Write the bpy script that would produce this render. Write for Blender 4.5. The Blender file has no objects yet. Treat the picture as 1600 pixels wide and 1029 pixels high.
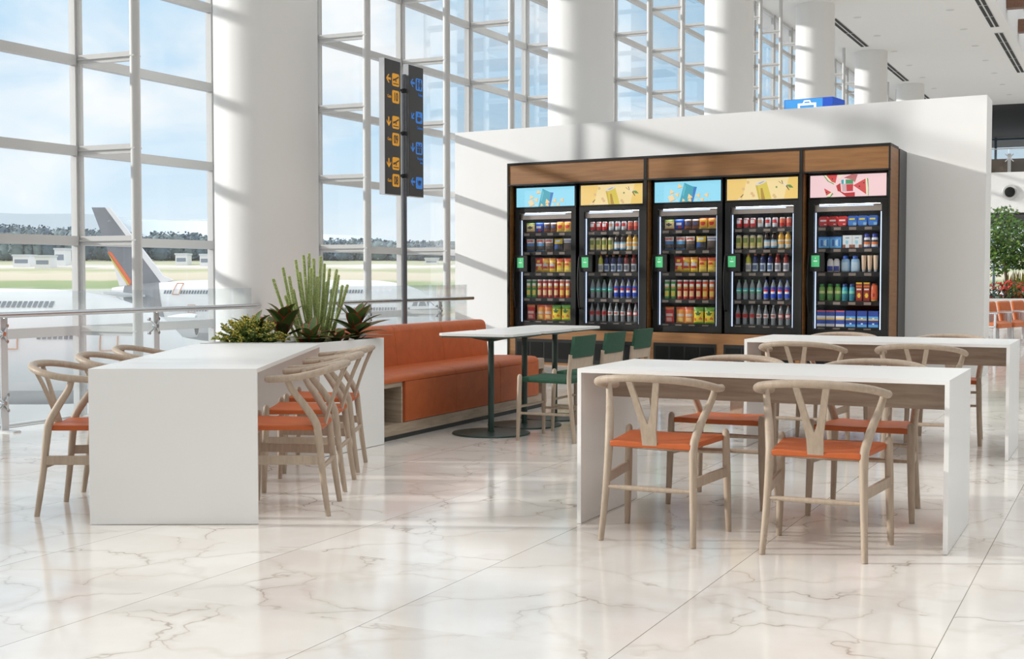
import bpy, bmesh, math, random
from math import sin, cos, pi, atan, atan2, sqrt, radians, hypot, floor as fl_
from mathutils import Vector, Matrix
random.seed(7)
C = bpy.context.scene.collection

# ------------------------------------------------------------------ camera model and building axes
F, CX, CY, H = 2080.0, 800.0, 514.5, 1.205
P = atan(86.5 / F)
A = atan(974 * cos(P) / F)
bx, by = sin(A), cos(A)            # along the glass wall
nx, ny = cos(A), -sin(A)           # from the glass wall into the hall
def W(s, t, z=0.0):
    return Vector((s * bx + t * nx, s * by + t * ny, z))
def ray(px, py):
    x = (px - CX) / F; y = -(py - CY) / F
    return Vector((x, cos(P) + y * sin(P), -sin(P) + y * cos(P)))
def atY(px, py, Y):                # the real point seen at a pixel, at a known distance
    r = ray(px, py); k = Y / r.y
    return Vector((r.x * k, Y, H + r.z * k))
def atz(px, py, z=0.0):
    r = ray(px, py); k = (z - H) / r.z
    return Vector((r.x * k, r.y * k, z))

# ------------------------------------------------------------------ mesh builder
class MB:
    def __init__(s):
        s.v = []; s.f = []; s.m = []; s.uv = {}
    def add(s, vs, fs, m=0):
        o = len(s.v); s.v += [Vector(p) for p in vs]
        for i, f in enumerate(fs):
            s.f.append([o + k for k in f]); s.m.append(m if not isinstance(m, list) else m[i])
        return s
    def box(s, x0, x1, y0, y1, z0, z1, m=0):
        return s.add([(x0,y0,z0),(x1,y0,z0),(x1,y1,z0),(x0,y1,z0),(x0,y0,z1),(x1,y0,z1),(x1,y1,z1),(x0,y1,z1)],
                     [(3,2,1,0),(4,5,6,7),(0,1,5,4),(1,2,6,5),(2,3,7,6),(3,0,4,7)], m)
    def prism(s, poly, z0, z1, m=0):
        n = len(poly)
        a = sum(poly[i][0]*poly[(i+1)%n][1]-poly[(i+1)%n][0]*poly[i][1] for i in range(n))
        if a < 0: poly = poly[::-1]
        vs = [(p[0],p[1],z0) for p in poly] + [(p[0],p[1],z1) for p in poly]
        fs = [tuple(range(n-1,-1,-1)), tuple(range(n,2*n))] + [(i,(i+1)%n,n+(i+1)%n,n+i) for i in range(n)]
        return s.add(vs, fs, m)
    def plate(s, poly, y0, y1, m=0):      # polygon in the x-z plane given thickness along y
        n = len(poly)
        a = sum(poly[i][0]*poly[(i+1)%n][1]-poly[(i+1)%n][0]*poly[i][1] for i in range(n))
        if a < 0: poly = poly[::-1]
        vs = [(p[0],y0,p[1]) for p in poly] + [(p[0],y1,p[1]) for p in poly]
        fs = [tuple(range(n)), tuple(range(2*n-1,n-1,-1))] + [(i,n+i,n+(i+1)%n,(i+1)%n) for i in range(n)]
        return s.add(vs, fs, m)
    def tube(s, pts, r, n=10, m=0, flat=None, caps=True):
        pts = [Vector(p) for p in pts]; k = len(pts)
        rs = r if isinstance(r, (list, tuple)) else [r]*k
        up = None; rings = []
        for i in range(k):
            d = (pts[min(i+1,k-1)] - pts[max(i-1,0)]).normalized()
            if up is None:
                up = Vector((0,0,1)) if abs(d.z) < .9 else Vector((0,1,0))
            up = (up - d*up.dot(d)).normalized(); sd = d.cross(up)
            fx, fy = (flat[i] if flat else (1,1))
            rings.append([pts[i] + (sd*cos(2*pi*j/n)*fx + up*sin(2*pi*j/n)*fy)*rs[i] for j in range(n)])
        vs = [p for rg in rings for p in rg]; fs = []
        for i in range(k-1):
            for j in range(n):
                a, b2 = i*n+j, i*n+(j+1)%n
                fs.append((a, a+n, b2+n, b2))
        if caps:
            fs.append(tuple(range(n))); fs.append(tuple(range((k-1)*n+n-1,(k-1)*n-1,-1)))
        return s.add(vs, fs, m)
    def lathe(s, prof, n=20, m=0, c=(0,0,0), fn=None):
        vs = []; fs = []; ms = []
        for (r, z) in prof:
            for j in range(n):
                a = 2*pi*j/n; vs.append((c[0]+r*cos(a), c[1]+r*sin(a), c[2]+z))
        for i in range(len(prof)-1):
            for j in range(n):
                fs.append((i*n+j, i*n+(j+1)%n, (i+1)*n+(j+1)%n, (i+1)*n+j))
                ms.append(fn(i, (j+.5)/n) if fn else m)
        if prof[0][0] > 1e-6: fs.append(tuple(range(n-1,-1,-1))); ms.append(fn(0,.75) if fn else m)
        if prof[-1][0] > 1e-6: fs.append(tuple(range((len(prof)-1)*n, len(prof)*n))); ms.append(fn(len(prof)-2,.75) if fn else m)
        return s.add(vs, fs, ms)
    def grid(s, fn, nu, nv, m=0, mf=None, flip=False):
        vs = [fn(i/nu, j/nv) for j in range(nv+1) for i in range(nu+1)]; fs = []; ms = []
        for j in range(nv):
            for i in range(nu):
                a = j*(nu+1)+i; q = (a, a+1, a+nu+2, a+nu+1)
                fs.append(q[::-1] if flip else q); ms.append(mf((i+.5)/nu,(j+.5)/nv) if mf else m)
        return s.add(vs, fs, ms)
    def xf(s, M, start=0):
        for i in range(start, len(s.v)): s.v[i] = M @ s.v[i]
        return s
    def mesh(s, name, mats, smooth=False, ang=.6):
        me = bpy.data.meshes.new(name)
        me.from_pydata([tuple(p) for p in s.v], [], s.f)
        for mm in (mats if isinstance(mats, (list, tuple)) else [mats]): me.materials.append(mm)
        me.polygons.foreach_set('material_index', s.m)
        if smooth:
            me.polygons.foreach_set('use_smooth', [True]*len(s.f)); me.update()
            me.set_sharp_from_angle(angle=ang)
        me.update(); me.validate()
        return me

def obj(name, mb, mats, parent=None, loc=(0,0,0), rz=0.0, smooth=False, bevel=0.0, ang=.6, kind=None):
    me = mb.mesh(name, mats, smooth, ang) if isinstance(mb, MB) else mb
    o = bpy.data.objects.new(name, me); C.objects.link(o)
    o.location = loc; o.rotation_euler = (0,0,rz)
    if parent: o.parent = parent
    if bevel:
        md = o.modifiers.new('bevel', 'BEVEL'); md.width = bevel; md.segments = 2; md.limit_method = 'ANGLE'; md.angle_limit = .7
    if kind: o['kind'] = kind
    return o
def tag(o, label=None, cat=None, group=None, kind=None):
    if label: o['label'] = label
    if cat: o['category'] = cat
    if group: o['group'] = group
    if kind: o['kind'] = kind
    return o
def thing(name, label, cat, loc=(0,0,0), rz=0.0, group=None):
    o = bpy.data.objects.new(name, None); C.objects.link(o)
    o.location = loc; o.rotation_euler = (0,0,rz); o.empty_display_size = .1
    return tag(o, label, cat, group)
def dup(root, loc, rz, label=None, group=None):
    def cp(o, par):
        c = o.copy(); C.objects.link(c)
        if par: c.parent = par
        for ch in o.children: cp(ch, c)
        return c
    r = cp(root, None); r.location = loc; r.rotation_euler = (0,0,rz)
    if label: r['label'] = label
    if group: r['group'] = group
    return r
def smoothpath(pts, n=6):
    pts = [Vector(p) for p in pts]; out = []
    for i in range(len(pts)-1):
        p0 = pts[max(i-1,0)]; p1 = pts[i]; p2 = pts[i+1]; p3 = pts[min(i+2,len(pts)-1)]
        for k in range(n):
            t = k/n
            out.append(.5*((2*p1)+(p2-p0)*t+(2*p0-5*p1+4*p2-p3)*t*t+(3*p1-p0-3*p2+p3)*t**3))
    out.append(pts[-1]); return out

# ------------------------------------------------------------------ materials
def mat(name, col, rough=.5, metal=0.0, emit=0.0, spec=None, coat=0.0):
    m = bpy.data.materials.new(name); m.use_nodes = True
    p = m.node_tree.nodes['Principled BSDF']
    p.inputs['Base Color'].default_value = (*col, 1); p.inputs['Roughness'].default_value = rough
    p.inputs['Metallic'].default_value = metal
    if spec is not None: p.inputs['Specular IOR Level'].default_value = spec
    if coat: p.inputs['Coat Weight'].default_value = coat; p.inputs['Coat Roughness'].default_value = .1
    if emit:
        p.inputs['Emission Color'].default_value = (*col, 1); p.inputs['Emission Strength'].default_value = emit
    return m
def nt(m):
    t = m.node_tree; return t, t.nodes, t.links
def srgb(r, g, b):
    f = lambda c: (c/255/12.92) if c/255 <= .04045 else ((c/255+.055)/1.055)**2.4
    return (f(r), f(g), f(b))
def mottle(m, amp=.08, scale=6.0, dist=2.0, bump=0.0, bscale=300.0, stretch=(1,1,1)):
    """gentle procedural variation of the thing's own colour, and a fine bump"""
    t, N, L = nt(m); p = N['Principled BSDF']; col = tuple(p.inputs['Base Color'].default_value)
    tc = N.new('ShaderNodeTexCoord'); mp = N.new('ShaderNodeMapping'); mp.inputs['Scale'].default_value = stretch
    L.new(tc.outputs['Object'], mp.inputs['Vector'])
    ns = N.new('ShaderNodeTexNoise'); ns.inputs['Scale'].default_value = scale; ns.inputs['Detail'].default_value = 5; ns.inputs['Distortion'].default_value = dist
    L.new(mp.outputs['Vector'], ns.inputs['Vector'])
    mx = N.new('ShaderNodeMix'); mx.data_type = 'RGBA'
    mx.inputs['A'].default_value = tuple(c*(1-amp) for c in col[:3])+(1,); mx.inputs['B'].default_value = tuple(min(1,c*(1+amp)) for c in col[:3])+(1,)
    L.new(ns.outputs['Fac'], mx.inputs['Factor']); L.new(mx.outputs['Result'], p.inputs['Base Color'])
    if bump:
        n2 = N.new('ShaderNodeTexNoise'); n2.inputs['Scale'].default_value = bscale
        L.new(tc.outputs['Object'], n2.inputs['Vector'])
        bp = N.new('ShaderNodeBump'); bp.inputs['Strength'].default_value = bump; bp.inputs['Distance'].default_value = .002
        L.new(n2.outputs['Fac'], bp.inputs['Height']); L.new(bp.outputs['Normal'], p.inputs['Normal'])
    return m
def wood(name, light, dark, stretch, scale=5.0, knots=True, rough=.5):
    m = mat(name, light, rough); t, N, L = nt(m); p = N['Principled BSDF']
    tc = N.new('ShaderNodeTexCoord'); mp = N.new('ShaderNodeMapping'); mp.inputs['Scale'].default_value = stretch
    L.new(tc.outputs['Object'], mp.inputs['Vector'])
    ns = N.new('ShaderNodeTexNoise'); ns.inputs['Scale'].default_value = scale; ns.inputs['Detail'].default_value = 6; ns.inputs['Distortion'].default_value = .6
    L.new(mp.outputs['Vector'], ns.inputs['Vector'])
    cr = N.new('ShaderNodeValToRGB'); cr.color_ramp.elements[0].position = .32; cr.color_ramp.elements[1].position = .66
    cr.color_ramp.elements[0].color = (*dark,1); cr.color_ramp.elements[1].color = (*light,1)
    L.new(ns.outputs['Fac'], cr.inputs['Fac']); out = cr.outputs['Color']
    if knots:
        vo = N.new('ShaderNodeTexVoronoi'); vo.inputs['Scale'].default_value = 4.5; L.new(tc.outputs['Object'], vo.inputs['Vector'])
        r2 = N.new('ShaderNodeValToRGB'); r2.color_ramp.elements[0].position = .02; r2.color_ramp.elements[0].color = (.45,.36,.28,1)
        r2.color_ramp.elements[1].position = .06; r2.color_ramp.elements[1].color = (1,1,1,1)
        L.new(vo.outputs['Distance'], r2.inputs['Fac'])
        mx = N.new('ShaderNodeMix'); mx.data_type = 'RGBA'; mx.blend_type = 'MULTIPLY'; mx.inputs['Factor'].default_value = 1
        L.new(out, mx.inputs['A']); L.new(r2.outputs['Color'], mx.inputs['B']); out = mx.outputs['Result']
    L.new(out, p.inputs['Base Color']); return m
def glassm(name, tint, gloss=.06, veil=0.0, rough=.02, veilcol=(1,1,1)):
    m = bpy.data.materials.new(name); m.use_nodes = True; t, N, L = nt(m)
    N.remove(N['Principled BSDF']); out = N['Material Output']
    tr = N.new('ShaderNodeBsdfTransparent'); tr.inputs['Color'].default_value = (*tint,1)
    gl = N.new('ShaderNodeBsdfGlossy'); gl.inputs['Roughness'].default_value = rough
    lw = N.new('ShaderNodeLayerWeight'); lw.inputs['Blend'].default_value = .12
    mm = N.new('ShaderNodeMath'); mm.operation = 'MULTIPLY_ADD'; mm.inputs[1].default_value = .3; mm.inputs[2].default_value = gloss; mm.use_clamp = True
    L.new(lw.outputs['Fresnel'], mm.inputs[0])
    mx = N.new('ShaderNodeMixShader'); L.new(mm.outputs[0], mx.inputs[0]); L.new(tr.outputs[0], mx.inputs[1]); L.new(gl.outputs[0], mx.inputs[2])
    last = mx
    if veil:
        df = N.new('ShaderNodeBsdfTranslucent'); df.inputs['Color'].default_value = (*veilcol,1)
        m2 = N.new('ShaderNodeMixShader'); m2.inputs[0].default_value = veil
        L.new(mx.outputs[0], m2.inputs[1]); L.new(df.outputs[0], m2.inputs[2]); last = m2
    L.new(last.outputs[0], out.inputs['Surface']); return m

M = {}
M['wall'] = mottle(mat('white_wall_paint', (.86,.86,.855), .6), .015, 1.5)
M['column'] = mottle(mat('white_plaster', (.84,.84,.83), .55), .015, 1.2)
M['steel'] = mat('white_painted_steel', (.64,.64,.635), .4)
M['blockgrey'] = mat('grey_light_block', (.30,.30,.29), .6)  # dull grey so the added unseen walls bounce little light
M['lam'] = mottle(mat('white_laminate', (.875,.875,.865), .32), .01, 2)
M['chairwood'] = wood('pale_ash_wood', (.475,.378,.29), (.40,.315,.238), (14,14,2.2), 4)
M['benchwood'] = wood('pale_oak_board', (.47,.38,.29), (.34,.265,.195), (1.2,1.2,14), 3)
M['apronwood'] = wood('grey_oak_board', (.46,.37,.29), (.33,.255,.19), (1.2,14,14), 3)
M['cabwood'] = wood('walnut_brown_panel', (.285,.130,.038), (.21,.090,.026), (1.0,1.0,13), 2.2, False, .5)
M['leather'] = mottle(mat('orange_leather', (.50,.118,.034), .48, spec=.3), .22, 5, 1.5, .15, 500)
M['greenpaint'] = mat('dark_green_lacquer', (.022,.05,.042), .35)
M['greenfab'] = mottle(mat('dark_green_weave', (.012,.07,.038), .75), .25, 60, 0, .4, 400)
M['greenedge'] = mat('green_table_edge', (.035,.075,.065), .4)
M['black'] = mat('black_powder_coat', (.014,.014,.014), .5, spec=.25)
M['blackin'] = mat('black_liner', (.008,.008,.008), .7, spec=.15)
M['dgrey'] = mat('dark_grey_panel', (.07,.07,.072), .5)
M['plinth'] = mat('charcoal_plinth', (.045,.05,.052), .5)
M['chrome'] = mat('brushed_steel', (.66,.67,.69), .22, 1.0)
M['silver'] = mat('silver_aluminium', (.72,.73,.75), .35, .9)
M['satin'] = mat('satin_steel_plate', (.70,.72,.74), .4, .3); M['darksteel'] = mat('dark_polished_steel', (.20,.21,.23), .25, .9)
M['rubber'] = mat('dark_rubber', (.03,.03,.03), .7)
M['glass'] = glassm('window_glass', (.98,.99,.995), .008, .02)
M['rail_glass'] = glassm('railing_glass', (.93,.955,.96), .05, .05)
M['door_glass'] = glassm('cooler_glass', (.97,.97,.97), .012)
M['glassedge'] = mat('glass_edge', (.35,.42,.42), .2)
# ------------------------------------------------------------------ marble floor
def marble():
    m = mat('polished_marble_tiles', (.8,.76,.71), .1); t, N, L = nt(m); p = N['Principled BSDF']
    def math_(op, a=None, b2=None, c=None, clamp=False):
        n = N.new('ShaderNodeMath'); n.operation = op; n.use_clamp = clamp
        for i, q in enumerate((a, b2, c)):
            if q is None: continue
            if isinstance(q, (int, float)): n.inputs[i].default_value = q
            else: L.new(q, n.inputs[i])
        return n.outputs[0]
    tc = N.new('ShaderNodeTexCoord'); sp = N.new('ShaderNodeSeparateXYZ'); L.new(tc.outputs['Object'], sp.inputs[0])
    TS = .9165
    u = math_('DIVIDE', math_('ADD', sp.outputs['X'], .558+40*TS), TS); v = math_('DIVIDE', math_('ADD', sp.outputs['Y'], -3.932+40*TS), TS)
    iu, iv = math_('FLOOR', u), math_('FLOOR', v); fu, fv = math_('FRACT', u), math_('FRACT', v)
    du = math_('ABSOLUTE', math_('SUBTRACT', math_('ABSOLUTE', math_('SUBTRACT', fu, .5)), .5))
    dv = math_('ABSOLUTE', math_('SUBTRACT', math_('ABSOLUTE', math_('SUBTRACT', fv, .5)), .5))
    ju = math_('LESS_THAN', du, .0017); jv = math_('LESS_THAN', dv, .0019)
    cb = N.new('ShaderNodeCombineXYZ'); L.new(iu, cb.inputs[0]); L.new(iv, cb.inputs[1])
    wn = N.new('ShaderNodeTexWhiteNoise'); L.new(cb.outputs[0], wn.inputs['Vector'])
    sc = N.new('ShaderNodeVectorMath'); sc.operation = 'SCALE'; sc.inputs['Scale'].default_value = 30; L.new(wn.outputs['Color'], sc.inputs[0])
    ad = N.new('ShaderNodeVectorMath'); ad.operation = 'ADD'; L.new(tc.outputs['Object'], ad.inputs[0]); L.new(sc.outputs[0], ad.inputs[1])
    # domain warp
    wz = N.new('ShaderNodeTexNoise'); wz.inputs['Scale'].default_value = 2.2; wz.inputs['Detail'].default_value = 4; wz.inputs['Roughness'].default_value = .52; L.new(ad.outputs[0], wz.inputs['Vector'])
    ws = N.new('ShaderNodeVectorMath'); ws.operation = 'SCALE'; ws.inputs['Scale'].default_value = .62; L.new(wz.outputs['Color'], ws.inputs[0])
    wa = N.new('ShaderNodeVectorMath'); wa.operation = 'ADD'; L.new(ad.outputs[0], wa.inputs[0]); L.new(ws.outputs[0], wa.inputs[1])
    vo = N.new('ShaderNodeTexVoronoi'); vo.feature = 'DISTANCE_TO_EDGE'; vo.inputs['Scale'].default_value = 1.7; L.new(wa.outputs[0], vo.inputs['Vector'])
    mk = N.new('ShaderNodeTexNoise'); mk.inputs['Scale'].default_value = 2.3; mk.inputs['Detail'].default_value = 3; L.new(ad.outputs[0], mk.inputs['Vector'])
    mask = math_('MULTIPLY', math_('SUBTRACT', mk.outputs['Fac'], .43), 4.2, clamp=True)
    fine = math_('MULTIPLY', math_('SUBTRACT', 1, math_('DIVIDE', vo.outputs['Distance'], .012), clamp=True), mask)
    wide = math_('MULTIPLY', math_('SUBTRACT', 1, math_('DIVIDE', vo.outputs['Distance'], .07), clamp=True), .30)
    cl = N.new('ShaderNodeTexNoise'); cl.inputs['Scale'].default_value = 1.7; cl.inputs['Detail'].default_value = 6; L.new(wa.outputs[0], cl.inputs['Vector'])
    m1 = N.new('ShaderNodeMix'); m1.data_type = 'RGBA'; m1.inputs['A'].default_value = (.80,.745,.685,1); m1.inputs['B'].default_value = (.91,.88,.84,1); L.new(math_('MULTIPLY', math_('SUBTRACT', cl.outputs['Fac'], .3), 2.4, clamp=True), m1.inputs['Factor'])
    m2 = N.new('ShaderNodeMix'); m2.data_type = 'RGBA'; m2.inputs['B'].default_value = (.63,.55,.47,1); L.new(m1.outputs['Result'], m2.inputs['A']); L.new(wide, m2.inputs['Factor'])
    m3 = N.new('ShaderNodeMix'); m3.data_type = 'RGBA'; m3.inputs['B'].default_value = (.27,.205,.15,1); L.new(m2.outputs['Result'], m3.inputs['A']); L.new(math_('MULTIPLY', fine, .75), m3.inputs['Factor'])
    m4 = N.new('ShaderNodeMix'); m4.data_type = 'RGBA'; m4.inputs['B'].default_value = (.88,.86,.83,1); L.new(m3.outputs['Result'], m4.inputs['A']); L.new(math_('MULTIPLY', jv, .8), m4.inputs['Factor'])
    m5 = N.new('ShaderNodeMix'); m5.data_type = 'RGBA'; m5.inputs['B'].default_value = (.16,.13,.11,1); L.new(m4.outputs['Result'], m5.inputs['A']); L.new(math_('MULTIPLY', ju, .9), m5.inputs['Factor'])
    L.new(m5.outputs['Result'], p.inputs['Base Color'])
    p.inputs['Roughness'].default_value = .11; p.inputs['Specular IOR Level'].default_value = .5
    return m
M['marble'] = marble()
RB = -A      # local x = t (into the hall), local y = s (along the glass wall)

TF, TP, TRL = -9.38, -8.66, -7.83          # glass wall, steel posts, railing
S0, SB = 10.04, 2.112                      # first visible mullion and bay width
ZT = [.655 + .875*k for k in range(-6, 9)]
CEIL = 8.5
obj('floor', MB().box(-7.98, 16, -14, 82, -.35, 0), M['marble'], rz=RB, kind='structure')
obj('trim_1', MB().box(-8.03, -7.981, -14, 82, -.36, .004), M['steel'], rz=RB, kind='structure')          # white edge of the floor slab
obj('ceiling', MB().box(-10.2, -3.5, -14, 61.2, CEIL, CEIL+.12).box(-3.56, -3.5, -14, 82, CEIL+.12, CEIL+1.5).box(9, 16.3, -14, 82, CEIL+1.5, CEIL+1.6),  # outermost slab is unseen, added to shade the right side
    M['column'], rz=RB, kind='structure')
sk = MB()
for i in range(17): sk.box(-3.5, 16, -14+6*i-.05, -14+6*i+.05, CEIL+1.40, CEIL+1.52)
for i in range(8): sk.box(-3.5+2.78*i-.04, -3.5+2.78*i+.04, -14, 82, CEIL+1.42, CEIL+1.5)
sko = obj('window_60', sk, M['steel'], rz=RB, kind='structure'); obj('pane', MB().box(-3.45, 9, -13.9, 81.9, CEIL+1.455, CEIL+1.465), M['glass'], sko)  # glass roof added to bring more sky light onto the floor
M['ceiling_shade'] = mat('ceiling_shade_tone', (.035,.035,.037), .7)  # dark colour stands in for shade at the unlit far end
obj('ceiling_2', MB().box(-10.2, -3.5, 61.2, 82, CEIL, CEIL+.12), M['ceiling_shade'], rz=RB, kind='structure')
obj('floor_lower', MB().box(-10.2, -8.03, -14, 82, -4.7, -4.5), M['column'], rz=RB, kind='structure')

obj('wall_light_block_rear', MB().box(-9.5, 16.2, -14.3, -14, -.3, CEIL+1.5), M['blockgrey'], rz=RB, kind='structure')  # unseen wall added behind the viewer to block low sky light
obj('wall_light_block_right', MB().box(16, 16.3, -14, 82, -.3, CEIL+1.5), M['blockgrey'], rz=RB, kind='structure')  # unseen wall added at the right to cut sideways light
# ------------------------------------------------------------------ glass wall
def arm_shape(mb, z):
    mb.box(TF+.05, TP-.03, -.028, .028, z-.045, z+.045)
    mb.box(TF+.05, TP+.03, -.05, .05, z-.006, z+.006)
def window_frame(s0, s1, extra):
    mb = MB()
    mb.box(TF-.06, TF+.015, s0-.040, s0-.010, -4.5, CEIL); mb.box(TF-.06, TF+.015, s0+.010, s0+.040, -4.5, CEIL); mb.box(TF-.02, TF+.06, s0-.016, s0+.016, -4.5, CEIL)
    for z in ZT: mb.box(TF-.05, TF+.035, s0+.045, s1-.045, z-.046, z+.046)
    mb.box(TF-.05, TF+.035, s0+.045, s1-.045, -.225, -.185); mb.box(TF-.08, TF+.05, s0+.045, s1-.045, -.27, -.235)
    mb.box(TF-.05, TF+.035, s0+.045, s1-.045, CEIL-.08, CEIL)
    if extra:
        mb.tube([(TP, s0, -4.5), (TP, s0, CEIL)], .05, 12)
        for z in ZT:
            k = len(mb.v); arm_shape(mb, z)
            for i in range(k, len(mb.v)): mb.v[i].y += s0
    return mb
nb = 0
VIS = [k for k in range(0, 19)]
for k in range(-9, 25):
    nb += 1
    s0 = S0 + SB*k
    w = obj('window_%d' % nb, window_frame(0, SB, k not in VIS), M['steel'], loc=W(s0, 0), rz=RB, kind='structure')
    obj('pane', MB().box(TF-.012, TF-.002, .02, SB-.02, -4.5, CEIL-.05), M['glass'], w)
ORD = ['first','second','third','fourth','fifth','sixth','seventh','eighth','ninth','tenth','eleventh','twelfth','thirteenth','fourteenth','fifteenth','sixteenth','seventeenth','eighteenth','nineteenth','twentieth']
arm_mesh = None
am = MB(); arm_shape(am, 0); arm_me = am.xf(Matrix.Translation((-TP,0,0))).mesh('bracket_arm', M['steel'])
pole_me = MB().tube([(0,0,-4.5),(0,0,CEIL)], .05, 14).mesh('tube', M['steel'], True)
post_lab = {0:'slim white steel post in front of the glass wall beside the aircraft tail', 1:'slim white steel post hidden behind the nearest big round column',
            2:'slim white steel post just right of the nearest big round column', 3:'slim white steel post right of the hanging gate sign, above the bench',
            4:'slim white steel post rising behind the left end of the white vending wall'}
for i, k in enumerate(VIS):
    lab = post_lab.get(k, 'slim white steel post above the white wall, %s from the left window edge' % ORD[i])
    t = thing('support_post', lab, 'post', W(S0+SB*k, TP, -4.5), RB, 'steel posts along the glass wall')
    obj('tube', pole_me, None, t, (0,0,4.5))
    for z in ZT[3:]: obj('bracket_arm', arm_me, None, t, (0,0,z+4.5))

# ------------------------------------------------------------------ big round columns
cs = [11.227 + 8.44*i for i in range(-1, 6)]
clab = ['big round white column out of sight beside the viewer', 'biggest and nearest round white column, behind the planter', 'second nearest round white column, behind the left half of the vending wall',
        'third round white column from the left, behind the middle of the vending wall', 'fourth round white column, directly above the blue suitcase sign',
        'fifth round white column, just right of the blue suitcase sign', 'farthest small round white column near the ceiling at the back']
for i, s in enumerate(cs):
    if i == 0: continue
    o = obj('column', MB().lathe([(.52,-.3),(.52,CEIL-.0)], 64), M['column'], loc=W(s, -8.0), smooth=True, ang=.8)
    tag(o, clab[i], 'column', 'round columns along the glass wall')

# ------------------------------------------------------------------ ceiling fittings
M['slot'] = mat('black_slot', (.015,.015,.015), .7); M['lens'] = mat('frosted_lens', (.75,.76,.77), .4)
def slots(label, t0, s0, n, L):
    th = thing('ceiling_vent', label, 'air vent', W(s0, t0, CEIL), RB, 'slotted air vents in the ceiling')
    fr = MB()
    fr.box(-.13, .13, 0, n*L, -.012, 0)
    obj('frame', fr, M['steel'], th)
    for k in range(n):
        for x in (-.07, .07):
            obj('slot', MB().box(x-.045, x+.045, k*L+.05, (k+1)*L-.05, -.02, -.008), M['slot'], th)
for i, s0 in enumerate((29.6, 38.0, 46.4, 54.8)):
    slots('long black slotted air vent in the ceiling, running between round columns, %s one' % ('nearest','second','third','farthest')[i], -7.98, s0+.6, 2, 2.6)
slots('black slotted air vent near the ceiling edge, nearest run at top right', -3.88, 33.2, 5, 1.75)
slots('black slotted air vent near the ceiling edge, farther run at top right', -3.88, 43.0, 5, 1.75)
for row, tt in enumerate((-7.3, -4.77)):
    for i in range(8):
        s = 35.6 + 3.2*i
        lab = 'small round ceiling downlight, %s from the front in the row %s' % (ORD[i], ('by the columns','by the ceiling edge')[row])
        th = thing('downlight', lab, 'ceiling light', W(s, tt, CEIL), 0, 'recessed downlights')
        obj('ring', MB().lathe([(.085,0),(.112,0),(.112,-.006),(.085,-.009)], 20), M['steel'], th, smooth=True)
        obj('lens', MB().lathe([(0.001,-.004),(.085,-.004)], 20), M['lens'], th)
M['beamwood'] = wood('dark_red_brown_beam', (.20,.10,.06), (.13,.06,.035), (14,2,14), 2, False)
for i, s in enumerate((41.2, 45.4, 49.6)):
    o = obj('ceiling_beam', MB().box(-3.49, 15.9, -.18, .18, CEIL+.35, CEIL+.75), M['beamwood'], loc=W(s, 0), rz=RB)
    tag(o, ('brown wooden ceiling beam at the top right corner, nearest one','brown wooden ceiling beam at the right edge, second one','brown wooden ceiling beam at the right edge, farthest one')[i], 'beam', 'wooden ceiling beams')

# ------------------------------------------------------------------ railing along the edge of the floor
def railing(label, sa, sb, joints):
    th = thing('glass_railing', label, 'railing', W(sa, TRL), RB, 'glass railings by the window')
    L = sb-sa
    edges = [0]+[j-sa for j in joints]+[L]
    for a, b2 in zip(edges[:-1], edges[1:]):
        obj('glass_panel', MB().box(-.006,.006,a+.008,b2-.008,.03,1.07), M['rail_glass'], th)
    hr = MB().tube([(.075,-.02,.895),(.075,L+.02,.895)], .023, 14)
    obj('handrail', hr, M['chrome'], th, smooth=True)
    for j in joints:
        y = j-sa
        f = obj('upright', MB().box(.012,.022,y+.012,y+.082,0,.87).box(-.05,.14,y+.01,y+.085,0,.012), M['satin'], th)
        obj('bracket', MB().tube([(.015,y+.045,.86),(.075,y+.045,.885)], .009, 8), M['chrome'], th)
        for z in (.75, .22):
            sp = MB()
            for a in (45,135,225,315):
                dy, dz = .085*cos(radians(a)), .085*sin(radians(a))
                sp.tube([(.04,y+.02,z),(.032,y+.02+dy*.5,z+dz*.5),(.012,y+.02+dy,z+dz)], [.011,.008,.007], 8)
                sp.tube([(.0,y+.02+dy,z+dz),(.022,y+.02+dy,z+dz)], .015, 10)
            sp.tube([(.01,y+.02,z),(.055,y+.02,z)], .018, 12)
            obj('spider_clamp', sp, M['chrome'], th, smooth=True)
railing('glass railing with steel handrail at the left window, ending at the big column', 1.0, 10.72, [2.25, 4.0, 5.75, 7.5, 9.25])
railing('glass railing with steel handrail behind the orange bench, right of the big column', 11.73, 15.36, [12.86, 14.55])
# ------------------------------------------------------------------ white tables
def slab_table(label, loc, rz, w, d, apron):
    """w along local x between the two end panels, d along local y"""
    th = thing('communal_table', label, 'table', loc, rz)
    T, Z = .02, .752
    obj('top', MB().box(0, w, 0, d, Z-T, Z), M['lam'], th)
    obj('side_panel', MB().box(0, T, 0, d, .003, Z-T), M['lam'], th)
    obj('side_panel', MB().box(w-T, w, 0, d, .003, Z-T), M['lam'], th)
    if apron: obj('apron', MB().box(T+.001, w-T-.001, d*.5-.014, d*.5+.014, Z-T-.145, Z-T-.001), M['apronwood'], th, bevel=.001)
    return th
slab_table('long white table at front right with two wooden chairs on its near side', W(5.922, -2.424), RB, 1.715, .805, True)
slab_table('long white table at the back right, in front of the pale vending wall', W(9.085, -2.462), RB, 1.740, .815, True)
# the left table runs away from the viewer: local x along depth
slab_table('long white table at left seen end on, butted against the planter', Vector((-1.2235, 6.368, 0)), radians(90.67), 2.29, .806, False)

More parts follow.
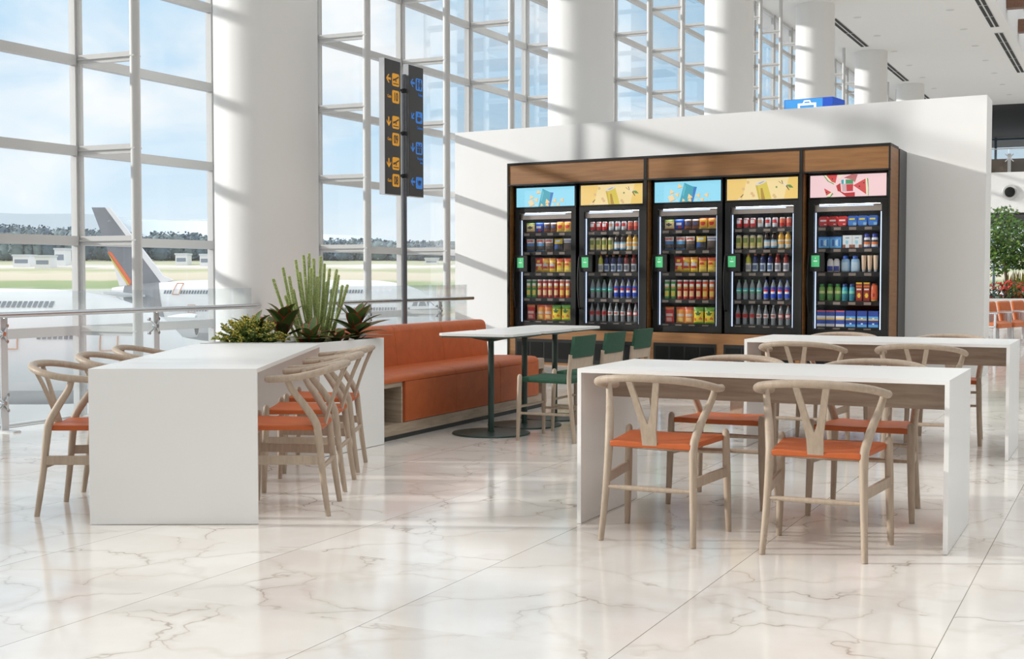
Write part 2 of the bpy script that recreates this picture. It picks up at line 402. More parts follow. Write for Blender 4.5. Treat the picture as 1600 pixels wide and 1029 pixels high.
# ------------------------------------------------------------------ wooden chairs with orange seats
def wishbone(label):
    t = thing('dining_chair', label, 'chair', group='wooden wishbone chairs')
    wd = M['chairwood']
    for sx in (-1, 1):
        pts = smoothpath([(sx*.2175,-.215,.0),(sx*.207,-.187,.2),(sx*.200,-.165,.40),(sx*.203,-.150,.47),(sx*.222,-.095,.56),(sx*.245,-.038,.64),(sx*.257,-.018,.70)], 4)
        n = len(pts); rs = [.0135+.0065*min(1, i/(n*.35)) if i < n*.55 else .020-.006*((i-n*.55)/(n*.45)) for i in range(n)]
        obj('leg', MB().tube(pts, rs, 10), wd, t, smooth=True, ang=1.0)
        fp = [(sx*.252,.228,0),(sx*.248,.224,.12),(sx*.243,.219,.3),(sx*.240,.215,.44),(sx*.239,.214,.470),(sx*.239,.214,.480),(sx*.239,.214,.485)]
        obj('leg', MB().tube(fp, [.0135,.0165,.019,.018,.0165,.012,.004], 10), wd, t, smooth=True, ang=1.0)
        ss = MB(); y0, y1 = -.178, .208; xa, xb = sx*.205, sx*.243
        ss.add([(xa-.008,y0,.257),(xa+.008,y0,.257),(xb+.008,y1,.262),(xb-.008,y1,.262),(xa-.008,y0,.302),(xa+.008,y0,.302),(xb+.008,y1,.307),(xb-.008,y1,.307)],
               [(3,2,1,0),(4,5,6,7),(0,1,5,4),(1,2,6,5),(2,3,7,6),(3,0,4,7)])
        obj('side_stretcher', ss, wd, t, bevel=.002)
    obj('stretcher', MB().tube([(-.207,-.185,.243),(-.1,-.187,.243),(0,-.188,.243),(.1,-.187,.243),(.207,-.185,.243)], [.008,.0115,.0125,.0115,.008], 8), wd, t, smooth=True, ang=1.0)
    obj('stretcher', MB().tube([(-.242,.216,.375),(-.1,.218,.375),(0,.218,.375),(.1,.218,.375),(.242,.216,.375)], [.008,.0115,.0125,.0115,.008], 8), wd, t, smooth=True, ang=1.0)
    rail = [(.252,.090,.686),(.262,.05,.688),(.272,-.04,.695),(.268,-.118,.708),(.234,-.192,.725),(.166,-.244,.738),(.085,-.270,.745),(0,-.278,.747)]
    rail = rail + [(-x,y,z) for x,y,z in rail[-2::-1]]
    rp = smoothpath(rail, 4); n = len(rp)
    rr = [.0175]*n; rr[0] = rr[-1] = .009; rr[1] = rr[-2] = .0155
    fl = [(1.0+.30*sin(pi*i/(n-1))**2, 1.0) for i in range(n)]
    obj('top_rail', MB().tube(rp, rr, 12, flat=fl), wd, t, smooth=True, ang=1.0)
    # Y-shaped back: outline in x-z, leaning back
    out = [(-.034,.425),(.034,.425),(.036,.50),(.045,.56),(.078,.732),(.050,.732),(.022,.60),(.004,.535),(-.004,.535),(-.022,.60),(-.050,.732),(-.078,.732),(-.045,.56),(-.036,.50)]
    ym = MB()
    def yb(z): q = (z-.425)/.31; return -.168 - .072*q - .036*q*q
    pairs = [((-.034,.425),(.034,.425)),((-.035,.47),(.035,.47)),((-.036,.51),(.036,.51)),((-.040,.537),(.040,.537))]
    def strip(prs):
        k = len(prs); vs = []; fs = []
        for (a, b2) in prs:
            for (x, z) in (a, b2):
                vs.append((x, yb(z)-.007, z)); vs.append((x, yb(z)+.007, z))
        for i in range(k-1):
            q = i*4; r = q+4
            fs += [(q,q+2,r+2,r),(q+1,r+1,r+3,q+3),(q,r,r+1,q+1),(q+2,q+3,r+3,r+2)]
        fs += [(0,1,3,2),((k-1)*4,(k-1)*4+2,(k-1)*4+3,(k-1)*4+1)]
        ym.add(vs, fs)
    strip(pairs)
    strip([((-.040,.535),(-.001,.535)),((-.047,.58),(-.016,.58)),((-.060,.65),(-.032,.65)),((-.078,.737),(-.050,.737))])
    strip([((.001,.535),(.040,.535)),((.016,.58),(.047,.58)),((.032,.65),(.060,.65)),((.050,.737),(.078,.737))])
    obj('back_splat', ym, wd, t)
    # leather seat, slightly dished
    def seat(z0, top):
        def g(u, v):
            y = -.178 + v*.40; hw = .192 + v*.042
            if top and (u < .02 or u > .98): dz = -.006
            else: dz = 0
            x = (u-.5)*2*hw
            return (x, y, z0 + (.004 - .016*(1-((u-.5)*2)**2)*(1-abs(v-.5)*1.2) + dz if top else 0.0) + (.006*v))
        return g
    sm = MB().grid(seat(.452, True), 12, 8).grid(seat(.425, False), 12, 8, flip=True)
    nn = 13; o2 = nn*9
    def idx(i, j): return j*nn+i
    fs = []
    for i in range(12): fs += [(idx(i,0), o2+idx(i,0), o2+idx(i+1,0), idx(i+1,0)), (idx(i,8), idx(i+1,8), o2+idx(i+1,8), o2+idx(i,8))]
    for j in range(8): fs += [(idx(0,j), idx(0,j+1), o2+idx(0,j+1), o2+idx(0,j)), (idx(12,j), o2+idx(12,j), o2+idx(12,j+1), idx(12,j+1))]
    for f in fs: sm.f.append(list(f)); sm.m.append(0)
    obj('seat', sm, M['leather'], t, smooth=True, bevel=.006, ang=.9)
    return t
ch = wishbone('orange seated wooden chair on the near side of the front right table, left one')
RZ_S, RZ_N = RB, RB+pi
spots = [
    (W(5.815,-1.958), RZ_S, None),
    (W(5.823,-1.218), RZ_S, 'orange seated wooden chair nearest the viewer, right one before the front right table'),
    (W(6.868,-1.95), RZ_N, 'orange seated wooden chair behind the front right table, left one'),
    (W(6.838,-1.21), RZ_N, 'orange seated wooden chair behind the front right table, right one'),
    (W(9.0,-2.02), RZ_S, 'wooden chair tucked under the near side of the back right table, left one'),
    (W(9.0,-1.25), RZ_S, 'wooden chair tucked under the near side of the back right table, right one'),
    (W(10.03,-2.0), RZ_N, 'wooden chair on the far side of the back right table, left one'),
    (W(10.03,-1.22), RZ_N, 'wooden chair on the far side of the back right table, right one'),
]
for j, yy in enumerate((6.80, 7.545, 8.26)):
    q = ('nearest','middle','farthest')[j]
    spots.append((Vector((-1.130-.011*j, yy+.01, 0)), radians(90), 'wooden chair with orange seat on the right side of the left table, %s of three' % q))
    spots.append((Vector((-2.150-.008*j, yy, 0)), radians(-90), 'wooden chair with orange seat on the window side of the left table, %s of three' % q))
for i, (loc, rz, lab) in enumerate(spots):
    if i == 0: ch.location = loc; ch.rotation_euler = (0,0,rz)
    else: dup(ch, loc, rz, lab)

# ------------------------------------------------------------------ green cafe tables and green chairs
def cafe(label):
    t = thing('cafe_table', label, 'table', group='green pedestal tables')
    h = .303; c = .045
    poly = [(-h+c,-h),(h-c,-h),(h,-h+c),(h,h-c),(h-c,h),(-h+c,h),(-h,h-c),(-h,-h+c)]
    obj('top', MB().prism(poly, .748, .766, 0), M['lam'], t)
    obj('edge_band', MB().prism([(x*1.0005,y*1.0005) for x,y in poly], .738, .7475), M['greenedge'], t)
    obj('support_plate', MB().lathe([(.17,.728),(.19,.738)], 20, c=(0,0,0)).lathe([(.035,.70),(.17,.728)], 20), M['greenpaint'], t, smooth=True)
    obj('column', MB().lathe([(.0225,.012),(.0225,.705)], 20), M['greenpaint'], t, smooth=True)
    obj('base', MB().lathe([(.292,0),(.296,.006),(.292,.012),(.05,.018),(.026,.02),(.026,.03)], 40), M['greenpaint'], t, smooth=True, ang=.5)
    return t
ct = cafe('small white topped table on a dark green pedestal, nearest of the three')
for i, s in enumerate((9.02, 9.630, 10.240)):
    if i == 0: ct.location = W(s,-4.395); ct.rotation_euler = (0,0,RB)
    else: dup(ct, W(s,-4.395), RB, 'small white topped table on a dark green pedestal, %s of the three' % ('','middle','farthest')[i])
def green_chair(label):
    t = thing('cafe_chair', label, 'chair', group='green backed wooden chairs')
    wd = M['chairwood']
    for sx in (-1,1):
        obj('leg', MB().tube([(sx*.232,.205,0),(sx*.225,.20,.25),(sx*.220,.195,.46),(sx*.220,.195,.475),(sx*.220,.195,.482)], [.013,.0165,.018,.014,.005], 10), wd, t, smooth=True, ang=1)
        obj('leg', MB().tube(smoothpath([(sx*.225,-.235,0),(sx*.215,-.205,.25),(sx*.205,-.185,.43),(sx*.200,-.187,.52),(sx*.198,-.197,.63)],3), .0165, 10), wd, t, smooth=True, ang=1)
        obj('stretcher', MB().tube([(sx*.225,.205,.20),(sx*.216,-.21,.20)], .0095, 8), wd, t, smooth=True)
    obj('stretcher', MB().tube([(-.225,.2,.245),(.225,.2,.245)], .0095, 8), wd, t, smooth=True)
    obj('back_rail', MB().add([(-.195,-.197,.525),(.195,-.197,.525),(.195,-.175,.525),(-.195,-.175,.525),(-.195,-.207,.602),(.195,-.207,.602),(.195,-.185,.602),(-.195,-.185,.602)],
        [(3,2,1,0),(4,5,6,7),(0,1,5,4),(1,2,6,5),(2,3,7,6),(3,0,4,7)]), wd, t, bevel=.003)
    bk = MB()
    def g(off):
        return lambda u, v: ((u-.5)*.41, -.200 - off - .022*v - .010*(1-((u-.5)*2)**2), .606+v*.155)
    bk.grid(g(.012), 8, 4, flip=False); bk.grid(g(-.012), 8, 4, flip=True)
    o2 = 45
    ix = lambda i, j: j*9+i
    for i in range(8):
        bk.f.append([ix(i,0), o2+ix(i,0), o2+ix(i+1,0), ix(i+1,0)]); bk.f.append([ix(i,4), ix(i+1,4), o2+ix(i+1,4), o2+ix(i,4)]); bk.m += [0,0]
    for j in range(4):
        bk.f.append([ix(0,j), ix(0,j+1), o2+ix(0,j+1), o2+ix(0,j)]); bk.f.append([ix(8,j), o2+ix(8,j), o2+ix(8,j+1), ix(8,j+1)]); bk.m += [0,0]
    obj('backrest', bk, M['greenfab'], t, smooth=True, ang=.9)
    obj('seat', MB().add([(-.2,-.185,.418),(.2,-.185,.418),(.212,.19,.425),(-.212,.19,.425),(-.2,-.185,.455),(.2,-.185,.455),(.212,.19,.462),(-.212,.19,.462)],
        [(3,2,1,0),(4,5,6,7),(0,1,5,4),(1,2,6,5),(2,3,7,6),(3,0,4,7)]), M['greenfab'], t, bevel=.014)
    return t
gc = green_chair('wooden chair with dark green back and woven seat, nearest of the three')
RG = RB + pi/2
for i, s in enumerate((8.955, 9.59, 10.235)):
    if i == 0: gc.location = W(s,-3.83); gc.rotation_euler = (0,0,RG)
    else: dup(gc, W(s,-3.83), RG, 'wooden chair with dark green back and woven seat, %s of the three' % ('','middle','farthest')[i])

# ------------------------------------------------------------------ orange bench
bn = thing('upholstered_bench', 'long orange leather bench with wooden base beside the planter', 'bench', W(8.15,-4.85), RB)
TB, LB = -.70, 2.985       # back face and length in local coordinates (x = depth, y = along)
wb = MB()
wb.box(TB, 0, 0, LB-.02, .036, .118)
wb.box(TB, 0, 0, .012, .118, .42).box(TB, 0, .305, .325, .118, .42).box(TB, 0, 0, .325, .385, .42).box(TB,-.45,.012,.305,.118,.385)
obj('base', wb, M['benchwood'], bn, bevel=.0015)
obj('plinth', MB().box(TB+.02, -.02, .02, LB-.06, 0, .036), M['plinth'], bn)
def rounded(x0, x1, y0, y1, z0, z1, r=.03):
    return MB().box(x0,x1,y0,y1,z0,z1)
seams = [.0, .345, 1.155, 1.962, 2.76]
def section(name, prof, a, b2, r):
    """upholstery: a rounded cross-section (depth, height) run along the bench"""
    n = len(prof); vs = [(x, a, z) for x, z in prof]+[(x, b2, z) for x, z in prof]
    fs = [(i, (i+1)%n, n+(i+1)%n, n+i) for i in range(n)]+[tuple(range(n-1,-1,-1)), tuple(range(n,2*n))]
    ar = sum(prof[i][0]*prof[(i+1)%n][1]-prof[(i+1)%n][0]*prof[i][1] for i in range(n))
    if ar > 0: fs = [f[::-1] for f in fs]
    obj(name, MB().add(vs, fs), M['leather'], bn, smooth=True, ang=.7, bevel=r)
seat_prof = [(-.56,.42),(-.56,.468),(-.30,.474),(-.06,.472),(-.025,.468),(-.002,.456),(.010,.436),(.012,.42)]
front_prof = [(-.05,.12),(-.05,.418),(.012,.418),(.013,.30),(.012,.135),(.006,.122),(-.004,.12)]
back_prof = [(-.70,.30),(-.70,.755),(-.692,.778),(-.672,.790),(-.60,.790),(-.572,.783),(-.555,.765),(-.548,.735),(-.525,.52),(-.520,.44),(-.52,.30)]
for a, b2 in ((.345,1.155),(1.155,1.962),(1.962,2.76)): section('front_cushion', front_prof, a+.0015, b2-.0015, .003)
for a, b2 in ((.002,1.155),(1.155,1.962),(1.962,2.76)): section('seat_cushion', seat_prof, a+.0015, b2-.0015, .003)
for a, b2 in ((.002,1.155),(1.155,1.962),(1.962,2.82)): section('back_cushion', back_prof, a+.0015, b2-.0015, .004)
eb = MB(); eb.box(TB, -.03, 2.765, 2.785, .118, .44).box(TB,-.03,2.785,LB,.345,.44).box(TB,-.03,LB-.02,LB,.118,.345).box(TB,-.45,2.785,LB-.02,.118,.345)
obj('end_shelf', eb, M['benchwood'], bn, bevel=.012)

# ------------------------------------------------------------------ planter
PL = [(-2.035,8.672),(-1.258,8.680)] + [tuple(W(8.125,-4.80)[:2])] + [tuple(W(8.125,-5.56)[:2])]
M['soil'] = mottle(mat('dark_soil', (.035,.025,.018), .9), .4, 40, 0, .6, 80)
cx_, cy_ = -1.5, 8.95
def inset(poly, k): 
    mx_ = sum(p[0] for p in poly)/len(poly); my_ = sum(p[1] for p in poly)/len(poly)
    return [(mx_+(p[0]-mx_)*k, my_+(p[1]-my_)*k) for p in poly]
pl = thing('planter_box', 'white planter box full of plants between the left table and the bench', 'planter', (-1.5,8.95,0))
def wallring(outer, inner, z0, z1):
    mb = MB(); n = len(outer)
    vs = [(x,y,z) for z in (z0,z1) for x,y in outer] + [(x,y,z) for z in (z0,z1) for x,y in inner]
    fs = []
    for i in range(n):
        j = (i+1)%n
        fs += [(i,j,n+j,n+i), (2*n+j,2*n+i,3*n+i,3*n+j), (n+i,n+j,3*n+j,3*n+i), (j,i,2*n+i,2*n+j)]
    return mb.add(vs, fs)
rel = lambda P_: [(x+1.5, y-8.95) for x,y in P_]
obj('box', wallring(rel(PL), rel(inset(PL,.95)), .003, .757), M['lam'], pl, bevel=.0015)
obj('soil', MB().prism(rel(inset(PL,.945)), .60, .715), M['soil'], pl)
# ------------------------------------------------------------------ plants in the planter
M['leafdark'] = mottle(mat('dark_green_leaf', (.075,.15,.04), .4), .45, 14, 1)
M['leafred'] = mat('red_leaf_margin', (.42,.06,.04), .45)
M['leafmid'] = mat('light_green_midrib', (.14,.24,.07), .5)
M['foxtail'] = mat('pale_green_needles', (.80,.82,.47), .6); M['foxstem'] = mat('pale_plume_core', (.30,.38,.13), .7); M['foxdeep'] = mat('deeper_green_needles', (.56,.64,.29), .6)
M['stem'] = mat('green_stem', (.10,.15,.04), .6)
M['shrubgreen'] = mat('fresh_green_leaflet', (.25,.33,.06), .5); M['shrubyellow'] = mat('yellow_tip_leaflet', (.70,.56,.10), .5); M['shrubdeep'] = mat('deep_green_leaflet', (.05,.10,.02), .5)
def leaf(mb, base, az, el, L, wd, curl, twist=0.0, nv=7, slots=(0,1,2)):
    p = Vector(base); e = el; pts = []
    d = Vector((cos(az), sin(az), 0)); side = Vector((-sin(az), cos(az), 0))
    for j in range(nv+1):
        up = d*cos(e)+Vector((0,0,1))*sin(e); nrm = -d*sin(e)+Vector((0,0,1))*cos(e)
        v = j/nv; w = wd*(max(0.0, sin(pi*min(1, .06+v*.94)**.85)))**.75
        if j == nv: w = .001
        pts.append((p.copy(), w, nrm)); p += up*(L/nv); e -= curl/nv
    vs = []; cr = (-1,-.80,-.05,.05,.80,1)
    for (q, w, nrm) in pts:
        for c in cr: vs.append(q + side*(c*w*.5) + nrm*(abs(c)*w*.14))
    fs = []; ms = []
    for j in range(nv):
        for i in range(5):
            a = j*6+i; fs.append((a, a+1, a+7, a+6)); ms.append(slots[(1,0,2,0,1)[i]])
    mb.add(vs, fs, ms)
LM = [M['leafdark'], M['leafred'], M['leafmid']]
def rosette(label, px, py, Y, n, L, wd, e0, e1, stem, seed, zb=.72):
    rnd = random.Random(seed)
    c = atY(px, py, Y); t = thing('red_edged_plant', label, 'plant', (c.x, c.y, zb-.02), 0, 'red edged leafy plants')
    mb = MB()
    for i in range(n):
        q = i/(n-1); az = i*2.4+rnd.uniform(-.3,.3); el = e1+(e0-e1)*q + rnd.uniform(-.12,.12)
        leaf(mb, (0,0,stem*(.35+.65*q)), az, el, L*rnd.uniform(.8,1.1)*(1-.18*q), wd*rnd.uniform(.85,1.15), rnd.uniform(.5,1.1))
    for i_, v_ in enumerate(mb.v):       # leaves rest on the rim, never through the box
        if hypot(v_.x, v_.y) > .07 and v_.z < .082: mb.v[i_] = Vector((v_.x, v_.y, .082+.25*max(-.06, v_.z-.082)*0))
    obj('foliage', mb, LM, t, smooth=True, ang=2)
    obj('stem', MB().tube([(0,0,0),(0,0,stem)], .012, 8), M['stem'], t)
rosette('red edged leafy plant at the left rear of the planter behind the yellow shrub', 396, 520, 9.05, 17, .25, .070, 1.3, .25, .09, 3)
rosette('red edged leafy plant between the tall pale spikes and the column', 442, 505, 9.25, 14, .29, .098, 1.45, .7, .14, 4)
rosette('red edged leafy plant low at the front of the planter, below the tall spikes', 486, 528, 8.92, 20, .225, .070, 1.25, .05, .05, 5)
rosette('large red edged leafy plant at the right end of the planter beside the bench', 556, 515, 9.28, 22, .29, .094, 1.4, .05, .13, 6)
rosette('small red edged leafy plant low between the front plant and the right plant', 527, 530, 9.05, 13, .17, .06, 1.0, .1, .04, 8)
# tall foxtail spikes: one plant, each spike a part
rnd = random.Random(11)
fx = atY(492, 500, 9.35); ft = thing('foxtail_plant', 'tall pale green plant of upright bottlebrush spikes in the planter', 'plant', (fx.x, fx.y, .70))
tips = [(427,436),(442,418),(452,432),(462,406),(474,399),(483,396),(490,404),(501,401),(507,412),(515,420),(526,421),(529,430),(535,446),(543,445),(477,434),(486,419),(468,425),(496,432),(511,440),(519,452),(458,452),(446,462),(505,460),(532,468),(490,462)]
for (px, py) in tips:
    Y = 9.35+rnd.uniform(-.16,.2); tip = atY(px, py, Y) - Vector((fx.x, fx.y, .70))
    b0 = Vector(((px-492)/2080*Y*.62*.6 + rnd.uniform(-.03,.03), (Y-9.35)*.5, 0)); 
    mid = b0.lerp(tip, .5) + Vector(((tip.x-b0.x)*.12, 0, .02))
    path = smoothpath([b0, mid, tip], 8); n = len(path); mb = MB()
    mb.tube(path, [.010]*n, 6, 1)
    total = 560
    for q in range(total):
        f = .08+.92*q/total; i = min(n-2, int(f*(n-1))); fr = f*(n-1)-i
        p = path[i].lerp(path[i+1], fr); d = (path[i+1]-path[i]).normalized()
        az = q*2.39996; s1 = d.orthogonal().normalized(); s2 = d.cross(s1)
        rad = (s1*cos(az)+s2*sin(az)); taper = min(1, (1-f)*9+.35)
        Ln = .018*taper*rnd.uniform(.6,1.25)
        e = (rad*.95+d*rnd.uniform(.1,.7)).normalized(); w = d.cross(rad).normalized()*.0030
        p1 = p+e*Ln*.55; p2 = p+e*Ln+d*.006
        mb.add([p-w*.6, p+w*.6, p1+w, p1-w, p2], [(0,1,2,3),(3,2,4)], 0 if rnd.random() < .35+.55*f else 2)
    obj('spike', mb, [M['foxtail'], M['foxstem'], M['foxdeep']], ft)
# yellow green shrub
sc = atY(392, 520, 8.95); sh = thing('yellow_green_shrub', 'low bushy shrub with yellow green leaf tips at the left of the planter', 'plant', (sc.x, sc.y, .70))
mb = MB(); tw = MB()
for q in range(150):
    az = rnd.uniform(0,2*pi); el = rnd.uniform(.15,1.4); R = rnd.uniform(.7,1.0)
    end = Vector((cos(az)*cos(el)*.285*R, sin(az)*cos(el)*.20*R, .03+sin(el)*.20*R))
    st = Vector((end.x*.25, end.y*.25, 0)); path = smoothpath([st, st.lerp(end,.55)+Vector((0,0,.02)), end], 4)
    tw.tube(path, .0022, 4)
    for k in range(48):
        f = .15+.85*k/48; i = min(len(path)-2, int(f*(len(path)-1))); p = path[i].lerp(path[i+1], f*(len(path)-1)-i)
        d = Vector((rnd.uniform(-1,1), rnd.uniform(-1,1), rnd.uniform(-.2,1))).normalized(); w = d.orthogonal().normalized()*rnd.uniform(.003,.0055); Ln = rnd.uniform(.012,.026)
        slot = 1 if (f > .62 and rnd.random() < .55) else (2 if rnd.random() < .35 else 0)
        mb.add([p, p+d*Ln*.5+w, p+d*Ln, p+d*Ln*.5-w], [(0,1,2,3)], slot)
obj('foliage', mb, [M['shrubgreen'], M['shrubyellow'], M['shrubdeep']], sh); obj('twigs', tw, M['stem'], sh)

# ------------------------------------------------------------------ lettering helper
def text_mesh(body, size, material, depth=.0015, bold=0.0, align='LEFT', xs=1.0):
    cu = bpy.data.curves.new('t', 'FONT'); cu.body = body; cu.size = size; cu.extrude = depth; cu.align_x = align; cu.offset = bold; cu.resolution_u = 4
    ob = bpy.data.objects.new('t', cu); C.objects.link(ob)
    bpy.context.view_layer.update(); dg = bpy.context.evaluated_depsgraph_get()
    me = bpy.data.meshes.new_from_object(ob.evaluated_get(dg)); bpy.data.objects.remove(ob); bpy.data.curves.remove(cu)
    for v in me.vertices:
        x, y, z = v.co; v.co = (x*xs, -z, y)
    me.materials.clear(); me.materials.append(material); me.name = 'lettering'
    return me
def roundrect(x0, x1, z0, z1, r, n=5):
    out = []
    for (cx, cz, a0) in ((x1-r,z1-r,0),(x0+r,z1-r,90),(x0+r,z0+r,180),(x1-r,z0+r,270)):
        for i in range(n+1):
            a = radians(a0+90*i/n); out.append((cx+r*cos(a), cz+r*sin(a)))
    return out
# ------------------------------------------------------------------ gate sign on a pole
def on_t(px, py, t):
    r = ray(px, py); k = t/(r.x*nx+r.y*ny); q = r*k
    return q.x*bx+q.y*by, H+q.z
TS_ = -6.6
sp_, _ = on_t(632, 300, TS_); _, ptop = on_t(632, 117, TS_)
sg = thing('gate_sign', 'tall airport wayfinding sign of two dark panels on a steel pole behind the bench', 'sign', W(sp_, TS_), radians(90)-A)
obj('pole', MB().lathe([(.024,0),(.024,ptop),(.018,ptop+.004)], 20), M['darksteel'], sg, smooth=True)
obj('base_plate', MB().lathe([(.10,0),(.10,.012),(.03,.016)], 24), M['chrome'], sg, smooth=True, ang=.4)
M['signface'] = mat('charcoal_sign_face', (.047,.047,.046), .45)
M['amber'] = mat('amber_sign_print', srgb(226,160,40), .5, emit=.25); M['signblue'] = mat('blue_sign_print', srgb(58,128,215), .5, emit=.25)
a0, zt = on_t(600.5, 89.5, TS_+.03); a1, _ = on_t(625.5, 95, TS_+.03); _, zb = on_t(600.5, 303, TS_+.03)
c0, ct_ = on_t(638.2, 99.8, TS_+.03); c1, _ = on_t(661, 105.5, TS_+.03); _, cb_ = on_t(638.2, 306.5, TS_+.03)
YF = -.034
def panel(x0, x1, z0, z1):
    p = obj('sign_panel', MB().box(x0,x1,-.03,.03,z0,z1), M['silver'], sg)
    obj('face', MB().box(x0+.004,x1-.004,-.033,-.0302,z0+.006,z1-.006), M['signface'], p)
    return p
pa = panel(a0-sp_, a1-sp_, zb, zt); pb = panel(c0-sp_, c1-sp_, cb_, ct_)
for z in (ptop-.16, ptop-.16-.42, ptop-.16-.84):
    obj('clamp', MB().tube([(a1-sp_-.005,0,z),(c0-sp_+.005,0,z)], .012, 10).tube([(0,0,z-.02),(0,0,z+.02)], .03, 14), M['black'], sg)
def arrow(mb, x, z, L, ang, y=YF):
    k = len(mb.v); w = L*.12
    mb.plate([(-w,-L*.5),(w,-L*.5),(w,L*.40),(-w,L*.40)], y, y+.002)
    for s in (-1,1):
        mb.plate([(0,L*.52),(s*L*.46,L*.06),(s*L*.46,-L*.16),(0,L*.26)], y-.0004, y+.002)
    ca, sa = cos(ang), sin(ang)
    for i in range(k, len(mb.v)):
        v = mb.v[i]; mb.v[i] = Vector((x+v.x*ca-v.z*sa, v.y, z+v.x*sa+v.z*ca))
def decorate(panel_, x0, x1, z0, z1, items, col):
    w = x1-x0; h = z1-z0
    for it in items:
        if it[0] == 'arrow':
            m_ = MB(); arrow(m_, x0+it[1]*w, z1-it[2]*h, it[3]*h, it[4]); obj('arrow', m_, col, panel_)
        elif it[0] == 'tile':
            r = (x0+it[1]*w, x0+it[2]*w, z1-it[4]*h, z1-it[3]*h)
            tl = obj('pictogram', MB().plate(roundrect(r[0],r[1],r[2],r[3],.02), YF, YF+.002), col, panel_)
            rw, rh = r[1]-r[0], r[3]-r[2]; g = lambda x, z: (r[0]+x*rw, r[2]+z*rh)
            m_ = MB(); kind = it[5]
            if kind == 'plane':
                m_.plate([g(*q) for q in ((.10,.42),(.18,.38),(.30,.44),(.92,.72),(.94,.80),(.82,.80),(.58,.68),(.30,.56),(.16,.58))], YF-.002, YF)
                m_.plate([g(*q) for q in ((.40,.60),(.52,.66),(.60,.38),(.50,.34))], YF-.0022, YF-.0002)
                m_.plate([g(*q) for q in ((.12,.16),(.88,.16),(.88,.23),(.12,.23))], YF-.002, YF)
            elif kind == 'toilet':
                for cx in (.3,.7):
                    m_.lathe([(.001,-.001),(.09*rw,-.001),(.09*rw,.001),(.001,.001)], 12)
                    k = len(m_.v)-48
                    for i in range(k, len(m_.v)): v = m_.v[i]; q = g(cx,.84); m_.v[i] = Vector((q[0]+v.x, YF-.001+v.z, q[1]+v.y))
                m_.plate([g(*q) for q in ((.16,.72),(.44,.72),(.40,.40),(.38,.12),(.22,.12),(.20,.40))], YF-.002, YF)
                m_.plate([g(*q) for q in ((.60,.72),(.80,.72),(.92,.36),(.78,.36),(.78,.12),(.62,.12),(.62,.36),(.48,.36))], YF-.002, YF)
            elif kind == 'cup':
                m_.plate([g(*q) for q in ((.22,.55),(.70,.55),(.70,.28),(.62,.18),(.30,.18),(.22,.28))], YF-.002, YF)
                m_.plate([g(*q) for q in ((.70,.50),(.84,.50),(.84,.30),(.70,.30),(.70,.35),(.78,.35),(.78,.45),(.70,.45))], YF-.002, YF)
                for cx in (.34,.46,.58): m_.plate([g(cx-.02,.64), g(cx+.02,.64), g(cx+.05,.84), g(cx+.01,.84)], YF-.002, YF)
            elif kind == 'gift':
                m_.plate([g(*q) for q in ((.14,.66),(.86,.66),(.86,.54),(.14,.54))], YF-.002, YF)
                m_.plate([g(*q) for q in ((.18,.50),(.46,.50),(.46,.12),(.18,.12))], YF-.002, YF); m_.plate([g(*q) for q in ((.54,.50),(.82,.50),(.82,.12),(.54,.12))], YF-.002, YF)
                m_.plate([g(*q) for q in ((.48,.68),(.24,.90),(.20,.76))], YF-.002, YF); m_.plate([g(*q) for q in ((.52,.68),(.76,.90),(.80,.76))], YF-.002, YF)
            if m_.v: obj('symbol', m_, M['signface'], tl)
            if kind in ('10','09','08','VIP'):
                me = text_mesh(kind, rh*(.95 if kind != 'VIP' else .58), M['signface'], bold=.001, align='CENTER', xs=.80 if kind == 'VIP' else .72)
                obj('lettering', me, None, tl, ((r[0]+r[1])/2, YF-.0015, r[2]+rh*(.18 if kind != 'VIP' else .3)))
        elif it[0] == 'text':
            obj('lettering', text_mesh(it[1], it[4]*h, col, align='RIGHT', xs=.85), None, panel_, (x0+it[2]*w, YF, z1-it[3]*h))
up, left, down, dl_ = 0, pi/2, pi, radians(45)
gate = []
for (yy, num, ang) in ((.145,'10',left),(.460,'09',down),(.765,'08',down)):
    gate += [('arrow', .24, yy, .068, ang), ('tile', .46,.90, yy-.047, yy+.047, 'plane'), ('tile', .46,.90, yy+.078, yy+.172, num), ('text','Gate', .40, yy+.140, .034)]
decorate(pa, a0-sp_, a1-sp_, zb, zt, gate, M['amber'])
svc = [('arrow',.26,.135,.066,left), ('tile',.46,.92,.092,.185,'toilet'), ('text','Toilets',.93,.225,.030),
       ('arrow',.26,.385,.06,3*pi/4), ('tile',.46,.92,.345,.435,'cup'), ('text','Cafeteria',.95,.478,.030),
       ('arrow',.26,.625,.066,down), ('tile',.46,.92,.578,.672,'gift'), ('text','Shopping',.95,.712,.029), ('text','area',.95,.742,.029),
       ('arrow',.26,.885,.066,left), ('tile',.46,.92,.845,.935,'VIP')]
decorate(pb, c0-sp_, c1-sp_, cb_, ct_, svc, M['signblue'])
# ------------------------------------------------------------------ white wall and wooden housing of the coolers
LU = hypot((-2357-800)*cos(P), 2080.0); UX, UY = 3157*cos(P)/LU, -2080.0/LU       # left to right along the wall
C0 = Vector((atY(1391.8, 222.6, 15.16).x, 15.16, 0))
RU = atan2(UY, UX)
def VW(u, v, z=0.0): return Vector((C0.x+u*UX+v*bx, C0.y+u*UY+v*by, z))
def SK(mb):
    mb.v = [Vector((p.x*UX+p.y*bx, p.x*UY+p.y*by, p.z)) for p in mb.v]; return mb
w0 = atz(1536, 588)
# wall front plane in housing coordinates
den = UX*by-UY*bx; dx, dy = w0.x-C0.x, w0.y-C0.y
wu, wv = (dx*by-dy*bx)/den, (UX*dy-UY*dx)/den
obj('wall_back', SK(MB().box(wu-7.66, wu, wv, wv+.62, 0, 3.297)), M['wall'], loc=tuple(C0), kind='structure')

